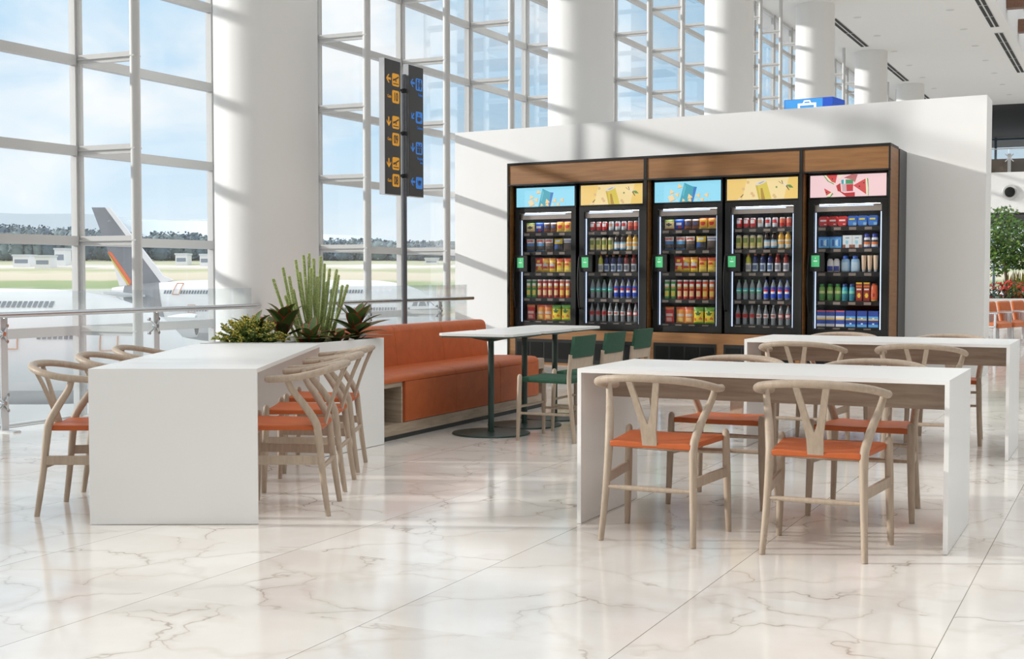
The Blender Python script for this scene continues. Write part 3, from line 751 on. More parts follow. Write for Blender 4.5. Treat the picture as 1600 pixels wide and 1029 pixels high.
hs = thing('cooler_housing', 'walnut wood housing with black trim that holds the five drink and snack coolers', 'cabinet', VW(-2.61, 0))
UO = 2.61
def hb(name, boxes, m, bevel=.0, parent=hs):
    mb = MB()
    for b2 in boxes: mb.box(b2[0]+UO, b2[1]+UO, b2[2], b2[3], b2[4], b2[5])
    return obj(name, SK(mb), m, parent, bevel=bevel)
DV = .57
BAYS = [(-5.195,-3.15),(-3.103,-1.085),(-1.042,-.022)]
for a, b2 in BAYS:
    hb('fascia_panel', [(a, b2, .014, .03, 2.405, 2.664)], M['cabwood'])
    hb('base_panel', [(a-.02, b2+.02, .012, .05, .0, .472)], M['cabwood'])
    hb('side_cheek', [(a, a+.012, .03, .5, .472, 2.385)], M['cabwood'])
hb('trim', [(-5.22,0,0,DV,2.664,2.693),(-5.195,-.0,.0,.05,2.388,2.406),(-5.22,-5.196,0,.05,0,2.664),(-3.149,-3.104,0,.05,.472,2.664),(-1.084,-1.043,0,.05,.472,2.664),(-.021,0,0,.012,0,2.664)], M['black'])
hb('side_panel', [(-.02,-.0005,.012,DV,0,2.662)], M['cabwood']); hb('side_panel', [(-5.219,-5.2,.05,DV,0,2.662)], M['cabwood'])
hb('rear_housing', [(-5.22,.012,DV+.01,wv-.005,0,2.675)], M['dgrey'])
hb('roof_panel', [(-5.2,-.02,.05,DV,2.60,2.66)], M['black'])
for a, b2 in ((-5.09,-4.19),(-4.10,-3.19),(-3.0,-2.14),(-2.04,-1.13),(-.975,-.09)):
    g = hb('vent_grille', [(a,b2,.004,.011,.034,.342)], M['black'])
    st = (b2-a-.03)/4
    hb('vent_opening', [(a+.03+st*k, a+st*(k+1), .0,.0035,.085,.30) for k in range(4)], M['blackin'], parent=g)

# ------------------------------------------------------------------ coolers
M['led'] = mat('cold_led', (.60,.74,.98), .5, emit=1.35); M['fillglow'] = mat('cold_fill_glow', (.9,.95,1.0), .5, emit=18.0)  # strip glow, then the stronger glow of the added plate
M['lamp'] = mat('lamp_canopy', (.42,.36,.32), .3, .4)
M['screen'] = mat('green_screen', srgb(66,160,104), .4, emit=.75)
M['tagm'] = mat('price_tag', (.24,.19,.16), .5); M['shelfm'] = mat('dark_shelf', (.016,.015,.014), .5, 0, spec=.25)
M['blackdoor'] = mat('black_door_frame', (.013,.013,.013), .5, spec=.25)
SC = {}
def scr(r, g, b):
    k = (r, g, b)
    if k not in SC: SC[k] = mat('screen_colour_%d_%d_%d' % k, srgb(r,g,b), .4, emit=1.12); SC[k].node_tree.nodes['Principled BSDF'].inputs['Base Color'].default_value = (.03,.03,.03,1)
    return SC[k]
VM = .12
ZS = [1.768, 1.513, 1.232, .892, .585]
CEN = [-4.668, -3.660, -2.576, -1.583, -.518]
def picture(parent, polys, half, z0, z1, y):
    mats_ = []; mb = MB(); lay = 0
    for col, pts in polys:
        mm = scr(*col)
        if mm not in mats_: mats_.append(mm)
        pts = [(max(-half, min(half, x*2*half)), max(z0, min(z1, z0+z*(z1-z0)))) for x, z in pts]
        lay += 1
        k = len(mb.v); mb.plate(pts, y-.0012-.00012*lay, y-.0008, mats_.index(mm))
    obj('advert_picture', SK(mb), mats_, parent)
def fmap(x0, wd, ytop, slope, h):
    return lambda x, y: ((x-x0)/wd-.5, 1-(y-(ytop-slope*(x-x0)/wd))/h)
def tri(f, cx, cy, r, a0=0.0, n=3): return [f(cx+r*cos(a0+2*pi*i/n), cy+r*sin(a0+2*pi*i/n)) for i in range(n)]
def ad_chips():
    f = fmap(82, 776, 90, 31, 249); P_ = []
    P_.append(((61,167,187), [f(435,93), f(530,135), f(583,142), f(540,330), f(380,330)]))
    P_.append(((54,120,200), [f(545,150), f(583,142), f(540,330), f(520,330)]))
    P_.append(((90,190,205), [f(435,93), f(455,150), f(425,260), f(412,240)]))
    for cx, cy, r, a in ((380,135,34,.3),(285,203,33,.1),(352,238,32,1.2),(498,258,36,.2),(600,243,31,1.0),(695,238,31,1.1),(643,293,28,1.3),(425,303,22,.2),(500,300,28,.9)):
        P_.append(((205,165,105), tri(f, cx+4, cy+5, r, a))); P_.append(((250,218,158), tri(f, cx, cy, r, a)))
    P_.append(((215,180,130), tri(f, 287, 285, 48, .35, 4))); P_.append(((246,222,176), tri(f, 283, 278, 45, .35, 4)))
    for cx, cy in ((350,305),(580,290),(570,300)): P_.append(((246,222,176), tri(f, cx, cy, 10, .2, 5)))
    for cx, cy in ((150,195),(185,193),(120,250),(180,235),(135,310),(705,300),(740,287)): P_.append(((110,190,215), tri(f, cx, cy, 4, 0, 5)))
    return P_
def ad_can():
    f = fmap(73, 897, 47, 37, 257); P_ = []
    P_.append(((246,208,120), [f(73,47), f(330,40), f(270,305), f(73,305)])); P_.append(((244,206,112), [f(860,14), f(970,10), f(970,270), f(800,275)]))
    P_.append(((222,200,75), [f(440,112), f(578,66), f(642,262), f(638,300), f(482,300)]))
    P_.append(((205,180,60), [f(440,112), f(462,106), f(505,300), f(482,300)]))
    P_.append(((225,220,215), [f(437,105), f(470,78), f(545,54), f(580,58), f(570,78), f(500,108), f(445,116)]))
    P_.append(((175,165,160), [f(470,92), f(540,66), f(556,70), f(500,98)]))
    P_.append(((182,140,45), [f(505,150), f(528,148), f(565,285), f(515,285)]))
    for cx, cy, a in ((345,80,0),(285,162,.5),(395,215,.2),(415,240,.8),(675,235,.4),(690,255,.1)): P_.append(((225,190,130), tri(f, cx, cy, 22, a, 5)))
    P_.append(((120,150,70), tri(f, 706, 135, 14, .3, 5)))
    P_.append(((90,145,70), [f(830,108), f(880,105), f(918,140), f(870,142)])); P_.append(((95,70,50), [f(820,120), f(835,112), f(870,172), f(860,172)]))
    P_.append(((240,225,205), [f(775,70), f(800,80), f(832,115), f(815,128)])); P_.append(((100,75,55), [f(765,55), f(775,55), f(790,95), f(782,95)])); P_.append(((100,75,55), [f(728,66), f(735,64), f(782,98), f(778,100)]))
    P_.append(((100,80,60), [f(245,262), f(285,222), f(288,230), f(255,270)])); P_.append(((235,220,190), [f(205,295), f(250,262), f(262,275), f(230,298)]))
    return P_
def ad_melon():
    f = fmap(72, 888, 112, 37, 247); P_ = []
    def wedge(a, b2, c, seeds):
        P_.append(((90,150,70), [f(*a), f(*b2), f(b2[0]+14, b2[1]+12), f((b2[0]+c[0])/2+14, (b2[1]+c[1])/2+30), f(c[0]+6, c[1]+16), f(*c)]))
        P_.append(((245,235,205), [f(*a), f(*b2), f((b2[0]+c[0])/2+8, (b2[1]+c[1])/2+20), f(*c)]))
        P_.append(((214,72,70), [f(*a), f(b2[0]*.9+a[0]*.1, b2[1]*.9+a[1]*.1), f(c[0]*.88+a[0]*.12, c[1]*.88+a[1]*.12)]))
        for s in seeds: P_.append(((60,30,30), tri(f, s[0], s[1], 9, .3, 5)))
    P_.append(((214,72,70), [f(262,104), f(392,98), f(372,190), f(330,178)])); P_.append(((245,235,205), [f(235,104), f(262,104), f(330,178), f(372,190), f(360,200), f(290,165)])); P_.append(((60,30,30), tri(f, 336, 145, 9, .3, 5)))
    P_.append(((90,150,70), [f(228,104), f(237,104), f(292,168), f(360,200), f(352,206), f(280,172)]))
    P_.append(((245,235,205), [f(400,97), f(470,94), f(410,140)])); P_.append(((190,110,110), [f(470,130), f(560,92), f(632,92), f(600,180), f(560,150)]))
    P_.append(((190,40,40), [f(380,220), f(430,190), f(440,290), f(400,280)])); P_.append(((190,30,40), [f(400,270), f(480,300), f(600,290), f(600,345), f(500,345)]))
    P_.append(((215,175,180), [f(445,200), f(580,196), f(578,285), f(455,285)])); P_.append(((200,40,50), [f(500,205), f(580,200), f(578,275), f(505,280)]))
    P_.append(((48,165,175), [f(440,155), f(470,150), f(470,198), f(442,200)])); P_.append(((240,240,240), [f(470,150), f(490,150), f(490,198), f(470,198)])); P_.append(((60,150,95), [f(490,150), f(580,150), f(578,196), f(492,198)]))
    wedge((580,215), (738,128), (752,325), ((703,185),(653,225)))
    wedge((238,250), (335,300), (270,345), ((268,297),))
    return P_
def cooler(i, label, bg, polys, bgpoly):
    uc = CEN[i]; hw = .478
    t = thing('display_cooler', label, 'vending cooler', VW(uc, VM, .474), 0, 'glass door coolers in the wooden housing')
    def part(name, boxes, m, parent=t, bevel=0.0, z=.474):
        mb = MB()
        for b2 in boxes: mb.box(b2[0],b2[1],b2[2],b2[3],b2[4]-z,b2[5]-z)
        return obj(name, SK(mb), m, parent, bevel=bevel)
    part('body', [(-hw,-.43,.03,.44,.476,2.384),(.43,hw,.03,.44,.476,2.384),(-.43,.43,.42,.44,.476,2.384),(-.43,.43,.03,.42,2.03,2.384),(-.43,.43,.03,.42,.476,.555)], M['blackin'])
    part('door_frame', [(-hw,-.405,-.012,.03,.476,2.085),(.405,hw,-.012,.03,.476,2.085),(-.405,.405,-.012,.03,2.025,2.085),(-.405,.405,-.012,.03,.476,.552)], M['blackdoor'], bevel=.002)
    part('glass_door', [(-.405,.405,.0,.006,.552,2.025)], M['door_glass'])
    sf = part('sign_frame', [(-hw,hw,-.006,.028,2.090,2.384)], M['blackdoor'])
    bgc = part('sign_panel', [(-.455,.455,-.010,-.0062,2.106,2.362)], scr(*bg))
    picture(bgc, polys, .455, 2.106-.474, 2.362-.474, -.010)
    for x in (-.392, .392): part('led_strip', [(x-.007,x+.007,.035,.045,.562,1.93)], M['led'])
    lc = part('lamp_canopy', [(-.418,.418,.03,.07,1.94,2.02)], M['lamp'])
    part('lamp', [(-.35,.30,.026,.0298,1.998,2.012)], M['led'], lc)
    part('added_glow_plate', [(-.36,.36,.08,.16,2.02,2.028)], M['fillglow'])  # glowing plate added inside to brighten the goods
    for k, zs in enumerate(ZS):
        sh_ = part('shelf', [(-.385,.385,.06,.40,zs-.014,zs),(-.385,.385,.052,.06,zs-.055,zs-.001)], M['shelfm'])
        part('price_strip', [(-.36+.185*q,-.36+.185*q+.085,.046,.0515,zs-.046,zs-.014) for q in range(4)], M['tagm'], sh_)
    hd = MB().tube(smoothpath([(-.462,-.012,.28),(-.462,-.05,.32),(-.468,-.075,.55),(-.468,-.075,.70),(-.462,-.05,.93),(-.462,-.012,.97)],5), .013, 8)
    obj('handle', SK(hd), M['black'], t, smooth=True)
    cr_ = part('card_reader', [(-.452,-.265,-.045,-.0125,1.235,1.455)], M['black'], bevel=.006)
    sc_ = part('screen', [(-.425,-.325,-.049,-.0455,1.29,1.425)], M['screen'], cr_)
    part('screen_symbol', [(-.379,-.371,-.0505,-.0492,1.385,1.40),(-.398,-.352,-.0505,-.0492,1.352,1.366)], scr(215,240,225), sc_)
    return t
place = ['leftmost','second from the left','middle','fourth from the left','rightmost']
cooler(0, 'leftmost black snack cooler with glass door and blue chips advert', (152,228,252), ad_chips(), None)
cooler(1, 'second black cooler from the left, full of drinks under a yellow can advert', (250,224,160), ad_can(), None)
cooler(2, 'middle black snack cooler with glass door and blue chips advert', (152,228,252), ad_chips(), None)
cooler(3, 'fourth black cooler from the left, full of drinks under a yellow can advert', (250,224,160), ad_can(), None)
cooler(4, 'rightmost black cooler of toiletries under a pink watermelon advert', (252,214,216), ad_melon(), None)

# ------------------------------------------------------------------ goods on the shelves
PM = {}
def pm(r, g, b, rough=.4):
    k = (r, g, b, rough)
    if k not in PM: PM[k] = mat('pack_colour_%d_%d_%d' % (r,g,b), srgb(r,g,b), rough)
    return PM[k]
CLEARB = mat('clear_bottle_plastic', (.55,.62,.66), .12); CLEARB.node_tree.nodes['Principled BSDF'].inputs['Transmission Weight'].default_value = .55
def bag(w, h, cols, pat, d=.05):
    """pillow pack, crimped at both ends; printed pattern by face"""
    mb = MB(); nu, nv = 10, 12
    def g(sgn):
        def q(u, v):
            e = max(0, (1-abs(2*u-1)**3.0))*max(0, min(1, 4.2*v*(1-v)))**.6
            side = 1-.06*sin(pi*v)
            return ((u-.5)*w*side, sgn*d*.5*e, v*h)
        return q
    mf = lambda u, v: pat(u, v)
    mb.grid(g(-1), nu, nv, mf=mf); mb.grid(g(1), nu, nv, mf=mf, flip=True)
    return mb, [pm(*c) for c in cols]
def boxy(w, h, d, cols, pat, r=.01):
    mb = MB(); nu, nv = 10, 12
    mb.grid(lambda u, v: ((u-.5)*w, -d/2, v*h), nu, nv, mf=pat)
    mb.add([(-w/2,-d/2,0),(w/2,-d/2,0),(w/2,d/2,0),(-w/2,d/2,0),(-w/2,-d/2,h),(w/2,-d/2,h),(w/2,d/2,h),(-w/2,d/2,h)], [(3,2,1,0),(4,5,6,7),(1,2,6,5),(2,3,7,6),(3,0,4,7)], 0)
    return mb, [pm(*c) for c in cols]
def lathed(prof, cols, fn, n=20, sy=1.0):
    mb = MB().lathe(prof, n, fn=fn)
    if sy != 1: mb.v = [Vector((p.x, p.y*sy, p.z)) for p in mb.v]
    return mb, [pm(*c) for c in cols]
def ell(u, v, cu, cv, ru, rv): return ((u-cu)/ru)**2+((v-cv)/rv)**2 < 1
kinds = {}
def add_kind(key, name, cat, desc, builder, kids=()): kinds[key] = (name, cat, desc, builder, kids)
def band3(a, b2, inner=None):
    def pat(u, v):
        if inner and inner(u, v) is not None: return inner(u, v)
        return 0 if v < a else (1 if v < b2 else 2)
    return pat
# snack bags: colours = list, pattern index by place on the front
add_kind('cream', 'snack_bag', 'snack bag', 'cream and green snack bag', lambda: bag(.138,.125,[(238,214,150),(120,150,60),(60,60,70),(200,60,40)], lambda u,v: 1 if v > .86 else (2 if ell(u,v,.5,.5,.28,.14) else (3 if v < .12 else 0))))
add_kind('blue', 'snack_bag', 'snack bag', 'royal blue snack bag', lambda: bag(.128,.127,[(30,70,185),(225,230,240),(200,70,50),(40,110,220)], lambda u,v: 1 if ell(u,v,.5,.55,.34,.16) else (2 if ell(u,v,.6,.2,.2,.12) else (3 if v > .85 else 0))))
add_kind('brownbag', 'snack_bag', 'snack bag', 'brown and silver snack bag', lambda: bag(.098,.125,[(92,58,44),(170,160,160),(150,90,60),(60,80,140)], lambda u,v: 1 if v > .8 else (3 if ell(u,v,.5,.55,.36,.12) else (2 if v < .25 else 0))))
add_kind('yellow', 'snack_bag', 'snack bag', 'yellow snack bag with red print', lambda: bag(.116,.135,[(238,178,58),(212,50,40),(246,214,120),(190,60,40)], lambda u,v: 1 if ell(u,v,.5,.52,.34,.17) else (2 if v < .18 else (3 if v > .92 else 0))))
def david():
    me = text_mesh('DAVID', .038, pm(205,40,35), bold=.0012, align='CENTER', xs=.95)
    for v in me.vertices: v.co.y += -.0205; v.co.z += .122
    return me, None
for key, desc, c in (('seedblue','white topped dark blue seed bag',(66,120,180)),('seedsky','white topped sky blue seed bag',(95,165,220)),('seedbrown','white topped brown seed bag',(120,95,80))):
    add_kind(key, 'seed_bag', 'snack bag', desc, (lambda c=c: bag(.125,.165,[(70,62,58),c,(240,238,232),(205,40,35)], lambda u,v: 2 if v > .66 else (1 if (v > .45 or v < .12) else 0))), [('lettering', david)])
add_kind('seedyellow', 'seed_bag', 'snack bag', 'yellow topped dark seed bag', lambda: bag(.132,.165,[(62,62,66),(50,90,160),(240,205,60),(225,235,245)], lambda u,v: (3 if ell(u,v,.5,.84,.3,.1) else 2) if v > .6 else (1 if u < .5 and v > .15 else 0)))
add_kind('seedgrey', 'seed_bag', 'snack bag', 'grey topped brown seed bag', lambda: bag(.125,.165,[(88,72,62),(150,80,90),(205,205,208),(90,95,140)], lambda u,v: (3 if .78 < v < .86 else 2) if v > .68 else (1 if .55 < v < .62 else 0)))
add_kind('redchips', 'chip_bag', 'snack bag', 'red potato chip bag', lambda: bag(.120,.19,[(206,40,32),(245,235,230),(240,190,70),(240,210,60)], lambda u,v: 1 if .42 < v < .58 and .08 < u < .92 else (2 if v < .2 or ell(u,v,.65,.25,.28,.14) else (3 if ell(u,v,.5,.74,.24,.1) else 0))))
add_kind('orangechips', 'chip_bag', 'snack bag', 'orange and yellow chip bag', lambda: bag(.102,.185,[(222,138,50),(205,200,200),(190,50,40),(240,205,70)], lambda u,v: 1 if ell(u,v,.5,.52,.42,.13) else (2 if ell(u,v,.5,.32,.4,.08) else (3 if v < .22 or v > .7 and v < .85 else 0))))
add_kind('yellowcurl', 'chip_bag', 'snack bag', 'yellow chip bag with orange top', lambda: bag(.110,.18,[(236,190,60),(214,88,46),(200,60,40),(246,216,100)], lambda u,v: 1 if v > .78 else (2 if ell(u,v,.45,.56,.36,.1) else (3 if v < .3 else 0))))
def tubecan(body, low):
    prof = [(.034,0),(.0345,.004),(.0345,.03),(.0345,.10),(.0345,.13),(.0345,.155),(.0345,.19),(.0345,.22),(.0345,.232),(.033,.240)]
    def fn(i, a):
        front = ell(a, 0, .75, 0, .17, 9)
        if i >= 7: return 1
        if i == 5 and front: return 2
        if i == 4 and front: return 3
        if i in (2,) and front: return 4
        return 0
    return lathed(prof, [body,(200,200,200),(240,235,225),(205,160,60),low], fn, 20)
add_kind('pgreen', 'crisp_tube', 'crisps', 'green crisp tube', lambda: tubecan((58,150,66),(225,205,90)))
add_kind('pred', 'crisp_tube', 'crisps', 'red crisp tube', lambda: tubecan((186,34,30),(235,200,150)))
add_kind('porange', 'crisp_tube', 'crisps', 'orange crisp tube', lambda: tubecan((214,92,40),(240,205,100)))
for key, desc, cols in (('bigred','large red snack bag',[(202,44,40),(220,190,180),(225,120,60),(230,160,150)]),('bigorange','large orange snack bag',[(226,150,60),(210,190,170),(214,90,50),(240,200,110)]),('midorange','large orange brown snack bag',[(214,130,60),(200,185,170),(190,80,50),(236,190,120)])):
    add_kind(key, 'snack_bag', 'snack bag', desc, (lambda cols=cols: bag(.125,.205,cols, lambda u,v: 1 if ell(u,v,.5,.5,.44,.09) else (2 if v > .85 else (3 if ell(u,v,.5,.2,.34,.14) else 0)))))
add_kind('greenyellow', 'snack_bag', 'snack bag', 'green and yellow sweets bag', lambda: bag(.138,.205,[(240,214,50),(110,170,60),(60,110,50),(225,90,60)], lambda u,v: 1 if v > .72 or v < .1 else (2 if ell(u,v,.5,.62,.3,.1) else (3 if ell(u,v,.2,.25,.12,.08) or ell(u,v,.75,.3,.12,.08) else 0))))
# cans
def can(cols, h=.122, r=.0335):
    prof = [(.024,0),(r,.010),(r,h*.2),(r,h*.45),(r,h*.6),(r,h*.8),(r,h-.016),(.027,h-.003),(.027,h)]
    def fn(i, a):
        if i in (0,6,7): return 1
        if i in (3,4) and ell(a,0,.75,0,.16,9): return 2
        if i == 2: return 3
        return 0
    return lathed(prof, cols, fn, 20)
add_kind('canred', 'drink_can', 'drink can', 'red and white drink can', lambda: can([(205,36,36),(190,190,192),(240,236,236),(205,36,36)]))
add_kind('cansilver', 'drink_can', 'drink can', 'silver drink can', lambda: can([(206,212,218),(180,182,186),(196,150,130),(206,212,218)]))
add_kind('cansilverred', 'drink_can', 'drink can', 'silver drink can with red print', lambda: can([(206,214,222),(180,182,186),(206,60,60),(206,214,222)]))
add_kind('canorange', 'drink_can', 'drink can', 'orange red drink can', lambda: can([(206,72,52),(190,180,176),(226,120,90),(196,50,44)]))
add_kind('cancream', 'drink_can', 'drink can', 'tall cream and green drink can', lambda: can([(226,214,160),(200,200,190),(120,140,60),(206,196,110)], .168, .035))
# bottles: body mesh with children cap and label
def bottle(prof, col, glassy=False):
    mb = MB().lathe(prof, 18); return mb, [CLEARB if glassy else pm(*col, .25)]
def cap(z, r, h, col): return ('cap', lambda: (MB().lathe([(r,z),(r,z+h*.85),(r*.8,z+h)], 16), [pm(*col)]))
def lab(z0, z1, r, cols, fn): return ('label', lambda: (MB().lathe([(r,z0+(z1-z0)*k/5) for k in range(6)], 20, fn=fn), [pm(*c) for c in cols]))
sport = [(.030,0),(.034,.006),(.034,.115),(.030,.135),(.032,.155),(.022,.185),(.014,.197),(.014,.205)]
juice = [(.034,0),(.037,.006),(.037,.11),(.034,.13),(.036,.148),(.020,.182),(.018,.195)]
pet   = [(.027,0),(.031,.012),(.029,.06),(.031,.10),(.031,.155),(.024,.19),(.011,.222),(.011,.232)]
cola  = [(.024,0),(.028,.012),(.0265,.06),(.030,.11),(.029,.145),(.017,.19),(.011,.222),(.011,.232)]
def B(key, desc, prof, col, glassy, kids): add_kind(key, 'drink_bottle', 'bottle', desc, lambda: bottle(prof, col, glassy), kids)
mid = lambda i, a: 1 if (1 <= i <= 3 and ell(a,0,.75,0,.14,9)) else 0
B('coldbrew','dark brown bottle with pale label',juice,(52,32,24),False,[cap(.195,.0215,.022,(236,238,240)), lab(.012,.108,.0378,[(120,185,220),(238,232,226)],lambda i,a: 1 if i>=1 and i<=3 else 0)])
B('juice','yellow juice bottle with white label',juice,(226,172,52),False,[cap(.195,.0215,.022,(236,238,240)), lab(.012,.108,.0378,[(230,226,214),(236,180,90),(80,170,200)],lambda i,a: 2 if i<2 and a<.7 else (1 if i in (2,3) else 0))])
B('lime','lime green bottle with orange cap',sport,(196,194,62),False,[cap(.203,.0155,.018,(226,106,40)), lab(.008,.105,.0348,[(232,232,226),(160,160,160)],mid)])
B('navy','navy bottle with orange cap',sport,(28,38,98),False,[cap(.203,.0155,.018,(232,140,48)), lab(.008,.105,.0348,[(200,216,230),(90,110,150)],mid)])
B('ruby','dark red drink bottle',sport,(132,36,28),False,[cap(.203,.0155,.018,(214,72,40)), lab(.008,.105,.0348,[(216,222,230),(130,130,140)],mid)])
B('spritz','clear soda bottle with green label',pet,(180,200,205),True,[cap(.230,.0125,.014,(60,150,80)), lab(.085,.135,.0318,[(52,168,120),(60,190,205),(236,244,244)],lambda i,a: 2 if (i==2 and ell(a,0,.75,0,.16,9)) else (1 if i>=2 else 0))])
B('bluecola','cola bottle with bright blue label',pet,(120,130,150),True,[cap(.230,.0125,.014,(40,80,200)), lab(.02,.155,.0320,[(36,78,200),(238,238,240),(206,44,44)],lambda i,a: (1 if i==2 else 2) if (i in (2,3) and ell(a,0,.75,0,.15,9)) else 0)])
B('redcola','cola bottle with plain red label',cola,(110,120,130),True,[cap(.230,.012,.013,(70,90,120)), lab(.085,.135,.0305,[(208,40,36),(150,20,20)],mid)])
B('whitecola','cola bottle with white label',cola,(150,160,170),True,[cap(.230,.012,.013,(226,230,236)), lab(.085,.135,.0305,[(230,232,236),(190,120,110)],mid)])
B('redcapcola','cola bottle with red cap',cola,(130,130,140),True,[cap(.230,.012,.013,(222,60,48)), lab(.085,.135,.0305,[(214,60,52),(240,230,228)],mid)])
# toiletries
def pouch(cols, pat, w, h, d=.05): 
    mb, ms = bag(w, h, cols, pat, d)
    return mb, ms
def roundbox(cols, pat, w=.108, h=.115, d=.05):
    mb = MB(); o = roundrect(-w/2, w/2, 0, h, .024, 4)
    mb.plate(o, -d/2, d/2, 0)
    f = MB().grid(lambda u, v: ((u-.5)*w*.86, -d/2-.001, h*.07+v*h*.86), 10, 10, mf=pat)
    mb.add(f.v, f.f, list(f.m)); return mb, [pm(*c) for c in cols]
add_kind('redpack','toiletry_pack','toiletry pack','red rounded toiletry pack', lambda: roundbox([(200,44,44),(240,226,224)], lambda u,v: 1 if (.52<v<.66 and .08<u<.92) or (.12<v<.24 and .55<u<.9) else 0))
add_kind('bluepack','toiletry_pack','toiletry pack','blue rounded toiletry pack', lambda: roundbox([(52,100,186),(226,214,90),(140,190,226),(66,130,206)], lambda u,v: 1 if (.56<v<.78 and .12<u<.82) else (2 if ell(u,v,.8,.16,.22,.16) else (3 if v<.5 else 0)), .112,.118))
add_kind('wipes','tissue_box','tissue box','light blue tissue pack', lambda: boxy(.135,.13,.07,[(92,170,228),(40,96,180),(190,220,240),(60,130,210)], lambda u,v: 3 if v>.84 else (1 if ell(u,v,.3,.45,.12,.3) or ell(u,v,.85,.45,.06,.28) else (2 if ell(u,v,.62,.45,.1,.3) else 0))))
add_kind('carton','toiletry_carton','toiletry box','white carton with brown print', lambda: boxy(.112,.145,.06,[(222,230,234),(150,210,226),(150,92,70),(120,160,190)], lambda u,v: 2 if (v<.28 and (u<.3 or u>.72)) else (1 if ell(u,v,.45,.42,.16,.16) else (3 if .74<v<.86 and .3<u<.7 else 0))))
def flatb(w, h, d, zneck, cols, fn, capcol, caph, capw):
    prof = [(w*.42,0),(w*.5,h*.06),(w*.5,h*.25),(w*.5,h*.45),(w*.49,h*.62),(w*.44,zneck*h),(w*.26,h*(zneck+.06))]
    return lambda: lathed(prof, cols, fn, 24, d/w), [('cap', lambda: (lambda m_: (m_, [pm(*capcol)]))(MB().lathe([(capw*.5,h*(zneck+.05)),(capw*.5,h*(zneck+.05)+caph*.8),(capw*.36,h*(zneck+.05)+caph)], 18)))]
b_, k_ = flatb(.08,.145,.05,.8,[(226,228,232),(40,80,170),(50,50,56),(225,120,60)], lambda i,a: (2 if i==3 else (3 if i==2 else (1 if i==0 else 0))) if ell(a,0,.75,0,.2,9) else (1 if i==1 else 0), (36,60,160), .04, .062)
add_kind('mouth','mouthwash_bottle','toiletry bottle','white bottle with dark blue cap', b_, k_)
b_, k_ = flatb(.078,.15,.05,.9,[(232,230,232),(60,70,160)], lambda i,a: 1 if (i in (1,2) and ell(a,0,.75,0,.16,9)) else 0, (226,224,226), .012, .05)
add_kind('oval','lotion_bottle','toiletry bottle','white oval bottle with blue drop', b_, k_)
b_, k_ = flatb(.104,.18,.06,.8,[(150,192,226),(190,215,235),(214,120,90)], lambda i,a: 1 if (i in (1,2,3) and ell(a,0,.75,0,.14,9)) else 0, (44,92,190), .035, .06)
add_kind('lotion','lotion_bottle','toiletry bottle','light blue lotion bottle', b_, k_)
add_kind('tubeb','cream_tube','toiletry tube','beige standing cream tube', lambda: (MB().lathe([(.021,.022),(.024,.06),(.027,.14),(.029,.19)], 18, fn=lambda i,a: 0), [pm(226,200,172)]), [('cap', lambda: (MB().lathe([(.018,0),(.019,.022)], 16), [pm(170,180,190)]))])
def shampoo(cols, w=.074, h=.185):
    return flatb(w, h, .05, .84, cols, lambda i,a: (1 if i in (3,) else (2 if i in (1,2) else 0)) if ell(a,0,.75,0,.19,9) else 0, cols[3], .034, .052)
b_, k_ = shampoo([(122,172,74),(200,206,140),(80,140,70),(50,130,60)]); add_kind('shgreen','shampoo_bottle','toiletry bottle','green shampoo bottle', b_, k_)
b_, k_ = shampoo([(58,166,190),(120,200,170),(40,120,140),(34,60,130)], .070); add_kind('shteal','shampoo_bottle','toiletry bottle','teal shampoo bottle with navy cap', b_, k_)
add_kind('redtube','body_wash','toiletry bottle','dark red pack with yellow top', lambda: boxy(.070,.215,.05,[(146,40,28),(232,190,60),(226,214,200),(214,120,50)], lambda u,v: 1 if v>.9 or ell(u,v,.5,.3,.3,.12) else (2 if .6<v<.7 and .12<u<.88 else (3 if .72<v<.8 else 0))))
b_, k_ = flatb(.085,.195,.05,.92,[(214,92,42),(150,40,30),(226,190,90)], lambda i,a: 2 if i==0 else (1 if i==2 and ell(a,0,.75,0,.06,9) else 0), (196,70,40), .014, .05)
add_kind('orangewash','body_wash','toiletry bottle','orange bottle with tapered top', b_, k_)
add_kind('padwhite','tissue_box','toiletry box','white blue box with yellow band', lambda: boxy(.104,.19,.07,[(44,78,170),(226,226,230),(236,190,60),(206,90,110)], lambda u,v: 1 if v<.16 or .46<v<.68 else (2 if .40<v<.46 else (3 if v>.93 else 0))))
add_kind('padblue','tissue_box','toiletry box','bright blue box with yellow band', lambda: boxy(.116,.19,.07,[(40,74,160),(96,170,232),(236,190,60),(220,236,246)], lambda u,v: 2 if .41<v<.47 else (3 if ell(u,v,.5,.55,.08,.08) or ell(u,v,.5,.2,.08,.08) else (1 if (v<.2 or .45<v<.68) else 0))))
protos = {}
def make_product(key, label, group, loc, rz):
    name, cat, desc, builder, kids = kinds[key]
    if key not in protos:
        mb, ms = builder(); root = obj(name, mb, ms, smooth=True, ang=.9); root['category'] = cat
        for kn, kb in kids:
            m2, s2 = kb(); c = obj(kn, m2, s2, root, smooth=True, ang=.9)
        protos[key] = root; root.location = loc; root.rotation_euler = (0,0,rz)
    else:
        root = dup(protos[key], loc, rz)
    root['label'] = label; root['group'] = group; return root
R12 = [['cream','blue','brownbag','brownbag','yellow','yellow'], ['seedblue','seedsky','seedbrown','seedyellow','seedgrey'], ['redchips','orangechips','orangechips','yellowcurl','yellowcurl'],
       ['pgreen','pgreen','pred','pred','pred','pred','porange','porange'], ['bigred','bigorange','midorange','greenyellow','greenyellow']]
f1 = lambda xs, c=448, k=.00116: [(x-c)*k for x in xs]
X12 = [f1([201,321,422,515,607,709]), f1([200,336,452,581,703]), f1([318,408,500,602,706]), f1([180,256,330,406,478,558,635,714]), f1([208,342,446,556,685])]
